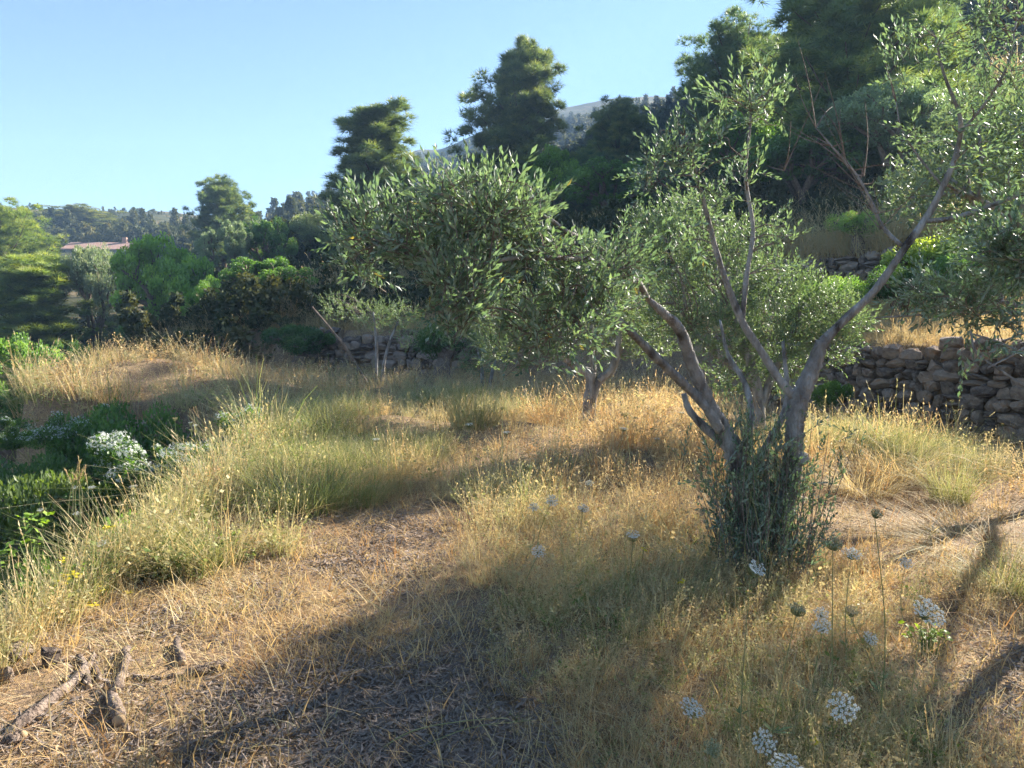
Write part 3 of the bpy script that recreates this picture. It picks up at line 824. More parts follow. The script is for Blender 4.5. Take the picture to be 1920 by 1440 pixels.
def weed(nst, h, seed, bract=26, leafy=10, width=.003):
    """branching wiry stems with small leaves and pale bracts"""
    r = np.random.default_rng(seed); mb = MB(); mi = []
    def rib(C, w, ti):
        d = C[-1] - C[0]; s = np.cross(d, rdir(1, r)[0]); s /= np.linalg.norm(s) + 1e-9
        m = len(C); ww = w * np.linspace(1, .5, m)[:, None]
        mb.add(np.concatenate([C - s * ww / 2, C + s * ww / 2]), [[k, k + m, k + m + 1, k + 1] for k in range(m - 1)], a=ti); mi.extend([0] * (m - 1))
    for i in range(nst):
        a = r.uniform(0, 6.28); p = np.array([math.cos(a), math.sin(a), 0]) * r.uniform(0, .07) - [0, 0, .02]
        d = np.array([r.normal(0, .35), r.normal(0, .35), 1.]); L = h * r.uniform(.6, 1.15); ti = r.uniform(0, 1)
        C = p + np.linspace(0, 1, 4)[:, None] * d * L + np.vstack([np.zeros(3), r.normal(0, .03 * h, (3, 3))])
        rib(C, width, ti)
        for b in range(int(bract / nst)):
            t = r.uniform(.3, 1); q = p + d * L * t
            e = q + (rdir(1, r)[0] * .7 + [0, 0, .6]) * h * r.uniform(.08, .25)
            rib(np.array([q, (q + e) / 2 + r.normal(0, .008, 3), e]), width * .6, ti)
            sd = rdir(2, r); s2 = r.uniform(.005, .010)
            mb.add([e - sd[0] * s2, e - sd[1] * s2, e + sd[0] * s2, e + sd[1] * s2], [[0, 1, 2, 3]], a=r.uniform(0, 1)); mi.append(1)
        for b in range(int(leafy / nst)):
            t = r.uniform(.05, .8); q = p + d * L * t; dd = rdir(1, r)[0] * [1, 1, .5] + [0, 0, .3]; s = np.cross(dd, rdir(1, r)[0]); s /= np.linalg.norm(s) + 1e-9
            l = r.uniform(.02, .05); w = l * .22
            mb.add([q, q + dd * l * .5 + s * w, q + dd * l, q + dd * l * .5 - s * w], [[0, 1, 2, 3]], a=ti * .5); mi.append(0)
    V, F, A = mb.arr()
    return V, F[0], A, np.array(mi)

def litter(n, rad, seed, L=.037, Wd=.009, rise=.02):
    r = np.random.default_rng(seed); mb = MB()
    for i in range(n):
        a, q = r.uniform(0, 6.28), rad * r.uniform(0, 1) ** .5
        p = np.array([math.cos(a) * q, math.sin(a) * q, r.uniform(0, rise)])
        d = np.array([math.cos(r.uniform(0, 6.28)), math.sin(r.uniform(0, 6.28)), r.normal(0, .25)]); d /= np.linalg.norm(d)
        s = np.cross(d, [r.normal(0, .5), r.normal(0, .5), 1]); s /= np.linalg.norm(s); l = L * r.uniform(.6, 1.3); w = Wd * r.uniform(.7, 1.3) / 2
        u = np.cross(s, d) * l * .12
        mb.add([p - d * l / 2 + u, p + s * w, p + d * l / 2 + u, p - s * w], [[0, 1, 2, 3]], a=r.uniform(0, 1))
    V, F, A = mb.arr()
    return V, F[0], A, np.zeros(len(F[0]), int)

def polar_pts(n, r0, r1, a0=-37, a1=37, seed=0, bias=1.0):
    r = np.random.default_rng(seed)
    rr = np.exp(r.uniform(math.log(r0), math.log(r1), n)) if bias == 1 else r0 * (r1 / r0) ** (r.uniform(0, 1, n) ** bias)
    a = np.radians(r.uniform(a0, a1, n))
    return rr * np.sin(a), rr * np.cos(a), r

def path_mask(X, Y):
    L = [(-.45, .5), (-.5, 2.2), (-.62, 3.0), (-1.25, 4.3), (-1.1, 5.4), (-.75, 6.3)]
    d = np.abs(sd_poly(X, Y, L)) + .35 * (fbm(X * 1.6, Y * 1.6, 44) - .5)
    wd = np.interp(Y, [0, 2.5, 3.3, 4.3, 5.4, 6.5], [.7, .75, .85, 1.05, .75, .35])
    return 1 - sstep(.65, 1.1, d / wd)
def ell(X, Y, cx, cy, rx, ry, soft=.35):
    d = np.hypot((X - cx) / rx, (Y - cy) / ry) + .5 * (fbm(X * 1.4 + 9, Y * 1.4, 51) - .5)
    return 1 - sstep(1 - soft, 1 + soft, d)
def clear_right(X, Y):
    return np.maximum(np.maximum(.92 * ell(X, Y, -1.75, 3.2, .8, 1.2), .9 * ell(X, Y, -1.9, 5.0, .55, 1.3)), np.maximum(ell(X, Y, 3.1, 6.0, 1.5, 1.0), ell(X, Y, 2.5, 3.1, .75, .75)))
def near_path(X, Y): return np.maximum(path_mask(X, Y), .9 * clear_right(X, Y))
def on_T0(X, Y, m=.0):
    return (sd_poly(X, Y, EDGE) > m) & (sd_poly(X, Y, WALL1) < .05)
GREENS = [(-2.0, 7.7, .75, .75), (-1.4, 8.4, .6, .5), (-2.9, 11.2, .7, .9), (-1.0, 13.6, .8, .9), (-.1, 12.0, .5, .5), (4.3, 7.9, .55, .5), (3.6, 9.0, .7, .5), (-2.0, 5.3, .4, .5)]
def green_mask(X, Y):
    g = np.zeros(np.shape(X))
    for c in GREENS: g = np.maximum(g, ell(X, Y, *c, soft=.5))
    return g

GT = [blades(34, .42, .11, .22, .0042, 1, segs=2, head=.5), blades(34, .36, .12, .4, .004, 2, segs=2, head=.45), blades(70, .36, .13, .55, .0032, 3, segs=4, arch=.9), blades(60, .42, .12, .45, .0036, 4, segs=4, arch=.8),
      blades(30, .085, .11, .55, .0034, 5, segs=2, hv=.5), blades(32, .06, .12, .85, .0034, 6, segs=2, hv=.5), weed(6, .36, 7, 60, 18), weed(7, .30, 8, 70, 26), blades(46, .34, .16, 1.9, .0034, 9, segs=4, arch=.9), weed(6, .24, 10, 24, 60)]

def sow(name, label, cat, n, r0, r1, seed, choose, a0=-37, a1=37, real=False):
    X, Y, r = polar_pts(n, r0, r1, a0, a1, seed)
    keep, idx, scl, tint = choose(X, Y, r)
    X, Y, idx, scl, tint = X[keep], Y[keep], idx[keep], scl[keep], tint[keep]
    P = np.stack([X, Y, hz(X, Y)], -1)
    m = len(P); rot = np.stack([r.normal(0, .12, m), r.normal(0, .12, m), r.uniform(0, 6.28, m)], -1)
    rr = np.hypot(X, Y)
    s3 = np.stack([scl * (1 + .025 * rr), scl * (1 + .025 * rr), scl], -1)
    if real: return realise(name, label, cat, GT, P, rot, s3, idx, np.clip(tint, 0, 1), [M_GRASS_N, M_BRACT_N])
    return scatter(name, label, cat, GT, P, rot, s3, idx, np.clip(tint, 0, 1), [M_GRASS, M_BRACT])

def c_tall(X, Y, r):
    n = len(X); pm = near_path(X, Y); g = green_mask(X, Y); nz = fbm(X * .8, Y * .8, 61)
    keep = on_T0(X, Y, -.15) & (r.random(n) < (1 - pm) ** 1.5) & ~((X < -1.9) & (Y < 4.6) & (r.random(n) < .6)) & (r.random(n) < .25 + 1.0 * nz)
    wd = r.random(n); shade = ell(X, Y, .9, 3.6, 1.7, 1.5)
    idx = np.where(wd < .22, 0, np.where(wd < .42, 1, np.where(wd < .66, 6, np.where(wd < .86, 7, np.where(wd < .93, 9, 8)))))
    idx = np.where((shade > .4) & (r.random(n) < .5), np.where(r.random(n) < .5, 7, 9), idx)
    rr = np.hypot(X, Y)
    scl = (.3 + 1.2 * nz) * r.uniform(.7, 1.25, n) * np.interp(rr, [2, 4.5, 7, 12], [.44, .56, .85, 1.1]) * r.uniform(.55, 1.3, n) * np.where((X > 3.5) & (sd_poly(X, Y, WALL1) > -1.6), .5, 1) * (1 - .55 * pm)
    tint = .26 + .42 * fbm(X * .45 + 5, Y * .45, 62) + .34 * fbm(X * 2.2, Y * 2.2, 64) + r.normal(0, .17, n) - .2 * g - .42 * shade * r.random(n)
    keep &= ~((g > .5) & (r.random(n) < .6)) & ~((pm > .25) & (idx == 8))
    return keep, idx, scl, tint
def c_green(X, Y, r):
    n = len(X); g = green_mask(X, Y)
    keep = on_T0(X, Y) & (r.random(n) < g) & (near_path(X, Y) < .4)
    return keep, np.where(r.random(n) < .5, 2, 3), r.uniform(.7, 1.2, n) * np.interp(np.hypot(X, Y), [4, 9, 14], [.55, .8, 1.1]), r.normal(.3, .1, n)
def c_short(X, Y, r):
    n = len(X); pm = near_path(X, Y)
    nz = fbm(X * 1.9, Y * 1.9, 71); lit = np.maximum(ell(X, Y, -.4, 2.8, .85, .85), .5 * ell(X, Y, -.95, 5.3, .4, .8))
    keep = on_T0(X, Y, -.05) & (r.random(n) < .35 + .9 * nz) & (r.random(n) > .72 * lit)
    corner = ell(X, Y, 2.5, 3.0, .8, .8)
    keep &= r.random(n) > .5 * corner
    keep &= r.random(n) > .7 * ell(X, Y, -1.6, 3.05, .65, .55)
    return keep, np.where(r.random(n) < .5, 4, 5), r.uniform(.6, 1.35, n) * (.75 + .6 * nz) * np.where(r.random(n) < .05, 1.5, 1), r.normal(.68, .12, n) + .3 * (fbm(X * 1.1, Y * 1.1, 72) - .4)
def c_edge(X, Y, r):
    n = len(X); s = sd_poly(X, Y, EDGE)
    keep = (s < .1) & (s > -14) & (r.random(n) < .75)
    wd = r.random(n)
    return keep, np.where(wd < .3, 0, np.where(wd < .5, 3, np.where(wd < .75, 7, 9))), r.uniform(.7, 1.5, n) * np.interp(np.hypot(X, Y), [2, 6, 14], [.6, .9, 1.5]), r.normal(.40, .16, n) + .3 * (fbm(X * .5, Y * .5, 81) - .5)
def c_upper(X, Y, r):
    n = len(X); s = sd_poly(X, Y, WALL1)
    keep = (s > .12) & (r.random(n) < .8)
    wd = r.random(n); sh = np.interp(s, [0, 1.5, 4], [.55, .85, 1.3])
    return keep, np.where(wd < .5, 0, np.where(wd < .85, 1, 7)), r.uniform(.7, 1.3, n) * sh * np.interp(np.hypot(X, Y), [8, 16, 30], [1, 1.15, 2]), r.normal(.66, .1, n) - .12 * sstep(3, 9, s)
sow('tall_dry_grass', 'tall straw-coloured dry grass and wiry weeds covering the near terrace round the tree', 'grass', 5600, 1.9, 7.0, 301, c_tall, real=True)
sow('meadow_grass', 'tall pale dry grass covering the far half of the terrace', 'grass', 6200, 7.0, 26, 306, c_tall)
sow('green_grass', 'fine green tussock grass growing in patches on the terrace', 'grass', 17000, 4.2, 17, 302, c_green)
sow('short_dry_grass', 'short golden-brown mown grass on the bare path', 'grass', 5400, 1.8, 7.8, 303, c_short, real=True)
sow('edge_weeds', 'mixed weeds and grass on the lower slope below the terrace edge', 'weeds', 14000, 2.6, 34, 304, c_edge, -40, 2)
sow('upper_terrace_grass', 'golden dry grass on the upper terraces above the walls', 'grass', 16000, 8, 46, 305, c_upper, -26, 37)

def c_leafy(X, Y, r):
    n = len(X); s = sd_poly(X, Y, EDGE)
    pn = fbm(X * 1.5, Y * 1.5, 86)
    keep = (s < .35 + 1.1 * (fbm(X * 1.2, Y * 1.2, 85) - .5) + .35 * (Y > 5)) & (s > -.5) & (Y > 4.5) & (Y < 9.5) & (r.random(n) < np.clip((pn - .3) * 2.6, 0, .8))
    wd = r.random(n)
    return keep, np.where(wd < .55, 9, np.where(wd < .8, 7, np.where(wd < .92, 3, 0))), r.uniform(.3, 1.2, n) * (.45 + pn) * np.where(r.random(n) < .06, 1.9, 1), r.normal(.26, .16, n)
sow('edge_greens', 'low leafy green weeds along the near terrace edge', 'weeds', 6500, 4.0, 10, 307, c_leafy, -38, -12)

# grey leaf litter on the path
LT = [litter(40, .16, 21), litter(40, .16, 22, .042, .010), litter(26, .16, 23, .09, .004)]
X, Y, r_ = polar_pts(9000, 1.6, 9, seed=311)
nz = fbm(X * 1.3, Y * 1.3, 91)
kp = on_T0(X, Y, .05) & (r_.random(len(X)) < np.clip(near_path(X, Y) * (.22 + .9 * np.maximum(ell(X, Y, -.4, 2.9, .9, .9), .5 * ell(X, Y, -1.0, 5.4, .4, .7)) + .4 * ell(X, Y, 2.5, 3.0, .9, .9)), .05, 1)) & (r_.random(len(X)) < sstep(.36, .56, nz) + .08)
X, Y = X[kp], Y[kp]; m = len(X)
scatter('leaf_litter', 'grey fallen leaves and cut hay strewn over the bare ground', 'leaf litter', LT, np.stack([X, Y, hz(X, Y) + .004], -1),
        np.stack([np.zeros(m), np.zeros(m), r_.uniform(0, 6.28, m)], -1), r_.uniform(.5, 1.4, m), r_.choice(3, m, p=[.35, .35, .3]), np.clip(r_.normal(.35, .2, m) + .3 * (fbm(X * 1.5, Y * 1.5, 93) - .5), 0, 1), [M_LITTER])

# far woodland on the hills
def far_tree(seed, tall, rad, n):
    r = np.random.default_rng(seed)
    cl = []
    for i in range(14):
        t = r.uniform(.15, 1); a = r.uniform(0, 6.28); q = rad * (1 - t ** 2 * (.85 if tall else .6)) * r.uniform(.2, .9)
        cl.append((math.cos(a) * q, math.sin(a) * q, t * (1.6 if tall else 1.0)))
    P, D = [], []
    for c in cl:
        p, d = pts_in(r, n // 14, np.array(c), np.array([.28, .28, .22]) * rad * 1.3, .3); P.append(p); D.append(d + rdir(len(d), r) * .7)
    P, D = np.concatenate(P), np.concatenate(D)
    tv = np.array([[0, 0, -.5], [.3, 0, 0], [0, 0, .5], [-.3, 0, 0]]) * .17
    V = place(tv, P, D, r.uniform(.7, 1.3, len(P)), r.uniform(0, 6, len(P))).reshape(-1, 3)
    return V, np.arange(len(V)).reshape(-1, 4), np.repeat(r.uniform(0, 1, len(P)), 4), np.zeros(len(P), int)
M_FAR = leaf_mat('far_foliage', [(0, (.045, .065, .035)), (.4, (.07, .09, .045)), (.75, (.11, .12, .055)), (1, (.17, .16, .08))], .3, .6, .2, inst=True, tcol=(1.5, 1.3, .6), objcol=False)
FT = [far_tree(31, True, .55, 420), far_tree(32, False, .75, 420), far_tree(33, False, .65, 420), far_tree(34, True, .5, 420), far_tree(35, False, .9, 420)]
r_ = np.random.default_rng(321); n = 15000
rr = np.exp(r_.uniform(math.log(62), math.log(440), n)); a = np.radians(r_.uniform(-37, 37, n))
X, Y = rr * np.sin(a), rr * np.cos(a)
den = fbm(X / 28, Y / 28, 95, 4)
crest = (np.degrees(a) < -16) & (rr > 165)
kp = (r_.random(n) < np.clip((den - .34) * 4.5, .04, 1)) & ~(crest & (r_.random(n) < .62)) & ~((np.degrees(a) > -14) & (np.degrees(a) < 14) & (rr > 300) & (r_.random(n) < .98))
kp &= ~((np.abs(np.degrees(a) + 27.8) < 3.8) & (rr < 135))
X, Y, rr = X[kp], Y[kp], rr[kp]; m = len(X); cr = crest[kp]
lf = np.degrees(np.arctan2(X, Y)) < -17
sz = r_.uniform(1.6, 4.2, m) * np.where(cr, .4, 1) * np.where(lf, .72, 1) * np.interp(rr, [60, 120, 440], [.75, .95, .9])
scatter('hillside_wood', 'dark green pines and scrub covering the far hillsides', 'woodland', FT, np.stack([X, Y, hz(X, Y) - .2], -1),
        np.stack([np.zeros(m), np.zeros(m), r_.uniform(0, 6.28, m)], -1), np.stack([sz, sz, sz * r_.uniform(.85, 1.4, m)], -1), r_.integers(5, size=m), np.clip(r_.normal(.45, .22, m), 0, 1), [M_FAR])
# scrub between the trees of the middle distance
r_ = np.random.default_rng(322); n = 3800
rr = np.exp(r_.uniform(math.log(25), math.log(75), n)); a = np.radians(r_.uniform(-37, 37, n)); X, Y = rr * np.sin(a), rr * np.cos(a)
ok = (fbm(X / 7, Y / 7, 97) > .40) & ((np.degrees(a) > -16) | (rr > 17)) & (sd_poly(X, Y, WALL1) > 1.5) | ((np.degrees(a) < -17) & (fbm(X / 7, Y / 7, 98) > .36))
X, Y = X[ok], Y[ok]; m = len(X); sz = r_.uniform(.5, 1.25, m)
scatter('slope_scrub', 'low dark scrub filling the slopes between the trees', 'scrub', FT, np.stack([X, Y, hz(X, Y) - .1], -1),
        np.stack([np.zeros(m), np.zeros(m), r_.uniform(0, 6.28, m)], -1), sz, r_.integers(5, size=m), np.clip(r_.normal(.5, .2, m), 0, 1), [M_FAR])

# ------------------------------------------------------------------ olive trees
SPR = olive_sprays(7, 41)
def limb(mb, P, rad_px, sides=8, n=4, rough=.04, keep=None):
    """P: list of (px,py,Y); radii in photo pixels"""
    C = catmull(np.array([W(*p) for p in P]), n)
    ys = np.interp(np.linspace(0, 1, len(C)), np.linspace(0, 1, len(P)), [p[2] for p in P])
    rd = np.interp(np.linspace(0, 1, len(C)), np.linspace(0, 1, len(P)), rad_px) * ys / FPX * .80
    rd = rd * (1 + .07 * np.sin(np.arange(len(C)) * 1.7 + len(C)) + .05 * np.sin(np.arange(len(C)) * 3.1))
    V, Q, T = tube(C, rd, sides, rough=rough)
    mb.add(V, Q, T)
    if keep is not None: keep.append(C)
    return C

def twig_links(mb, r, skel, targets, every=1, jitter=.05, r0=.006):
    S_ = np.concatenate(skel)
    for k in range(0, len(targets), every):
        t = targets[k]
        d = np.linalg.norm(S_ - t, axis=1); j = int(np.argmin(d + .35 * np.clip(S_[:, 2] - t[2] + .1, 0, 9)))
        L = d[j]
        if L < .06 or L > 1.1: continue
        a = S_[j]
        mid = [a + (t - a) * f + r.normal(0, jitter * L, 3) + [0, 0, .10 * L * math.sin(f * 3.14)] for f in (.33, .66)]
        C = catmull([a, *mid, t], 3)
        mb.add(*tube(C, np.linspace(r0 * (.5 + L), .0018, len(C)), 4, cap=False)[:2])
        skel.append(C[3:]) if r.random() < .5 else None
        if len(skel) % 12 == 0: S_ = np.concatenate(skel)

def main_olive():
    b = G(1430, 1075); base = np.array([b[0], b[1], hz1(b[0], b[1])])
    Y0 = b[1]
    root = thing('olive_tree', 'nearest olive tree with forked pale trunk and leafy suckers at its base', 'olive tree', base)
    tr, sk = MB(), []
    y = Y0
    limb(tr, [(1450, 1085, y), (1458, 1030, y), (1472, 940, y), (1488, 855, y), (1490, 800, y), (1498, 750, y), (1520, 700, y), (1542, 640, y)], [30, 26, 24, 23, 21, 23, 19, 14], 14, 10, .085, sk)
    limb(tr, [(1410, 1085, y + .1), (1402, 1020, y + .1), (1396, 930, y + .1), (1378, 850, y + .1), (1354, 800, y + .1), (1335, 770, y), (1300, 690, y - .1), (1275, 620, y - .25), (1245, 588, y - .4), (1214, 560, y - .5)], [32, 29, 27, 24, 18, 17, 16, 13, 10, 7], 14, 9, .085, sk)
    V, Q, T = tube(np.array([W(1490, 862, y - .02), W(1508, 858, y - .03), W(1516, 856, y - .04)]), [.055, .045, .02], 8, rough=.1); tr.add(V, Q, T)
    trunk = link('trunk', tr.build('olive_trunk', M_BARK, base, True), root)
    lb = MB()
    limb(lb, [(1350, 808, y), (1325, 765, y - .05), (1290, 728, y - .1), (1240, 680, y - .3), (1190, 630, y - .5), (1150, 592, y - .7), (1110, 560, y - .95), (1060, 540, y - 1.15)], [13, 12, 11, 11, 9, 8, 6, 4], 9, 4, .05, sk)
    limb(lb, [(1372, 845, y + .1), (1320, 800, y + .2), (1292, 768, y + .2), (1282, 738, y + .2)], [12, 10, 8, 6], 8, 4, .05, sk)
    limb(lb, [(1392, 880, y + .15), (1402, 815, y + .25), (1408, 770, y + .3), (1395, 715, y + .4), (1365, 665, y + .5), (1350, 600, y + .6)], [12, 10, 8, 7, 5, 3], 8, 4, .05, sk)
    limb(lb, [(1405, 900, y + .15), (1440, 830, y + .35), (1466, 785, y + .45), (1476, 735, y + .5), (1468, 640, y + .6)], [11, 9.5, 8.5, 6.5, 4], 8, 4, .05, sk)
    limb(lb, [(1540, 645, y), (1575, 608, y), (1640, 545, y - .05), (1700, 460, y - .1), (1742, 400, y - .1), (1775, 335, y - .15), (1795, 280, y - .15), (1800, 220, y - .2), (1770, 140, y - .2), (1755, 70, y - .2)], [13, 10, 9, 8.5, 8, 6.5, 5.5, 4.5, 3, 2], 9, 4, .04, sk)
    limb(lb, [(1735, 415, y - .1), (1790, 408, y - .2), (1850, 388, y - .3), (1920, 362, y - .4), (1990, 330, y - .5)], [6, 5.5, 5, 4.5, 3], 7, 4, .03, sk)
    limb(lb, [(1690, 460, y - .1), (1655, 425, y), (1630, 370, y), (1600, 320, y), (1560, 275, y), (1530, 240, y)], [5.5, 5, 4, 3.4, 2.5, 1.5], 6, 4, .03, sk)
    limb(lb, [(1495, 752, y), (1460, 710, y), (1425, 655, y), (1390, 600, y), (1352, 500, y - .05), (1330, 420, y - .1), (1308, 330, y - .2), (1285, 255, y - .25)], [11, 10.5, 9.5, 9, 7, 5.5, 4, 2.5], 8, 4, .04, sk)
    limb(lb, [(1392, 600, y), (1400, 515, y + .05), (1412, 430, y + .1), (1398, 330, y + .1), (1408, 210, y + .1), (1400, 150, y + .1)], [6.5, 6, 5, 4, 3, 1.5], 7, 4, .03, sk)
    limb(lb, [(1216, 562, y - .5), (1190, 522, y - .75), (1130, 492, y - 1.05), (1050, 484, y - 1.3), (960, 484, y - 1.4), (870, 498, y - 1.45), (760, 478, y - 1.4), (680, 450, y - 1.3)], [7.5, 7, 6.5, 6, 5, 4, 3, 2], 7, 4, .04, sk)
    limb(lb, [(1195, 525, y - .7), (1120, 462, y - .95), (1065, 435, y - 1.15), (1015, 402, y - 1.25), (930, 372, y - 1.35), (850, 350, y - 1.4)], [6, 5.5, 5, 4.5, 3.5, 2], 7, 4, .04, sk)
    limb(lb, [(1800, 250, y - .2), (1850, 190, y - .3), (1890, 120, y - .4), (1905, 40, y - .4)], [4, 3.5, 3, 2], 6, 4, .03, sk)
    limb(lb, [(1768, 350, y - .1), (1720, 290, y), (1690, 240, y), (1680, 190, y)], [3, 2.6, 2, 1.2], 5, 4, .03, sk)
    r = np.random.default_rng(77)
    # leaf clumps: px,py,Y,rx,ry (px), depth radius m, sprays, tint, droop
    C = [(690, 450, y - 1.3, 85, 85, .22, 70, -.12), (780, 430, y - 1.4, 90, 90, .25, 90, -.08), (880, 395, y - 1.45, 120, 75, .3, 125, .0), (960, 385, y - 1.4, 85, 55, .28, 70, .12), (860, 520, y - 1.55, 95, 75, .25, 95, -.05),
         (850, 585, y - 1.6, 70, 50, .2, 50, -.1), (990, 450, y - 1.3, 90, 70, .3, 80, .05), (1090, 500, y - 1.15, 90, 60, .3, 80, .02), (1170, 490, y - .9, 55, 75, .25, 60, -.02), (1060, 605, y - 1.2, 120, 65, .35, 84, -.06),
         (1130, 570, y - 1.0, 70, 45, .25, 45, -.1), (1000, 655, y - 1.2, 80, 45, .3, 34, -.02), (720, 410, y - 1.3, 70, 35, .2, 22, .05), (820, 345, y - 1.4, 50, 35, .2, 12, .15), (900, 440, y - 1.2, 180, 110, .35, 80, -.02),
         (1000, 545, y - 1.0, 160, 75, .35, 46, -.04), (940, 600, y - 1.1, 70, 60, .2, 30, -.08),
         (1255, 290, y - .3, 55, 75, .25, 42, .02), (1215, 320, y - .4, 40, 50, .2, 20, .0), (1330, 270, y - .2, 70, 50, .25, 24, .06), (1390, 190, y + .05, 75, 60, .28, 36, .12), (1440, 195, y + .1, 55, 55, .22, 26, .12), (1330, 380, y - .1, 60, 60, .25, 20, .05),
         (1400, 330, y, 60, 90, .25, 18, .05), (1300, 450, y, 70, 60, .25, 16, .08), (1470, 440, y + .2, 45, 60, .2, 12, .15), (1420, 480, y + .2, 60, 60, .2, 12, .1),
         (1760, 60, y - .2, 110, 70, .3, 26, .05), (1860, 60, y - .35, 80, 90, .3, 44, -.05), (1880, 170, y - .35, 70, 70, .3, 34, -.05), (1800, 160, y - .2, 60, 60, .25, 16, .0), (1690, 130, y - .1, 50, 70, .25, 12, .1),
         (1740, 250, y - .2, 50, 50, .2, 9, .05), (1850, 280, y - .3, 50, 50, .2, 10, 0), (1900, 350, y - .4, 30, 40, .2, 16, -.1),
         (1930, 20, y - .4, 60, 80, .3, 26, -.1)]
    pos, D, sc, tn = [], [], [], []
    for px, py, Yc, rx, ry, dz, n, ti in C:
        n = int(n * .74)
        c = W(px, py, Yc); p, d = pts_in(r, n, c, np.array([rx * Yc / FPX, dz, ry * Yc / FPX]) * .92, .15)
        pos.append(p); D.append(d * .75 + [0, 0, .55] + r.normal(0, .45, (n, 3))); sc.append(r.uniform(.6, 1.15, n)); tn.append(np.full(n, ti))
    pos, D, sc, tn = np.concatenate(pos), np.concatenate(D), np.concatenate(sc), np.concatenate(tn)
    twg = MB(); twig_links(twg, r, sk, pos, 2)
    for (px, py) in [(1560, 275), (1600, 320), (1625, 360), (1640, 400), (1530, 240), (1585, 300), (1610, 345), (1650, 430), (1620, 330), (1470, 320)]:   # bare reddish twigs
        a = W(px, py, y)
        for q in range(3):
            d = np.array([r.normal(0, .5), r.normal(0, .4), abs(r.normal(.6, .4))]) * r.uniform(.2, .5)
            Cc = catmull([a, a + d * .5 + r.normal(0, .012, 3), a + d], 3)
            twg.add(*tube(Cc, np.linspace(.005, .0016, len(Cc)), 3, cap=False)[:2])
    LV, TI, tw = fill_sprays(SPR, pos, D, sc, r, tn)
    # suckers round the foot
    sp, sd, ss = [], [], []
    for k in range(160):
        px = r.normal(1428, 34); gb = np.array([W(px, 1000, y)[0], y + r.normal(0, .14), base[2]])
        h = r.uniform(.25, 1.0) * (1.22 if r.random() < .12 else 1); ln = np.array([(px - 1432) / FPX * y * r.uniform(-.2, 1.2) + r.normal(0, .06), r.normal(0, .10), h])
        Cc = catmull([gb, gb + ln * .5 + r.normal(0, .02, 3), gb + ln], 3)
        twg.add(*tube(Cc, np.linspace(.005, .0015, len(Cc)), 3, cap=False)[:2])
        for f in np.arange(.18, 1.0, .15 / h * .75):
            q = gb + ln * f; sp.append(q + r.normal(0, .035, 3)); sd.append(ln / np.linalg.norm(ln) + r.normal(0, .5, 3)); ss.append(r.uniform(.6, .95))
    LV2, TI2, tw2 = fill_sprays(SPR, np.array(sp), np.array(sd), np.array(ss), r, -.06)
    for t_ in (tw, tw2):
        V, F, A = t_.arr(); twg.add(V, F[0])
    link('twigs', twg.build('olive_twigs', M_TWIG, base), root, kind='stuff')
    limbs = link('limbs', lb.build('olive_limbs', M_BARK, base, True), root)
    LV = np.concatenate([LV, LV2]); TI = np.concatenate([TI, TI2])
    TI = np.where(r.random(len(TI)) < .006, 1.0, np.clip(TI, 0, .88))
    # the 300 leaves that show largest are single leaves of their own
    cen = LV.mean(1); v = cen - [0, 0, CAM_Z]; dist = np.linalg.norm(v, axis=1)
    nr = np.cross(LV[:, 1] - LV[:, 0], LV[:, 3] - LV[:, 0]); area = np.abs((nr * v).sum(1)) / dist ** 3
    front = np.argsort(-area / (1 + .0 * dist))[:300]
    m = np.ones(len(LV), bool); m[front] = False
    crown = link('crown', leaves_mesh('olive_leaves', LV[m], TI[m], M_OLIVE, base), root, kind='stuff')
    for k in front:
        p0 = LV[k, 0]
        me = leaves_mesh('leaf', LV[k:k + 1], TI[k:k + 1], M_OLIVE, p0)
        link('leaf', me, crown, p0 - base)
    return root
main_olive()

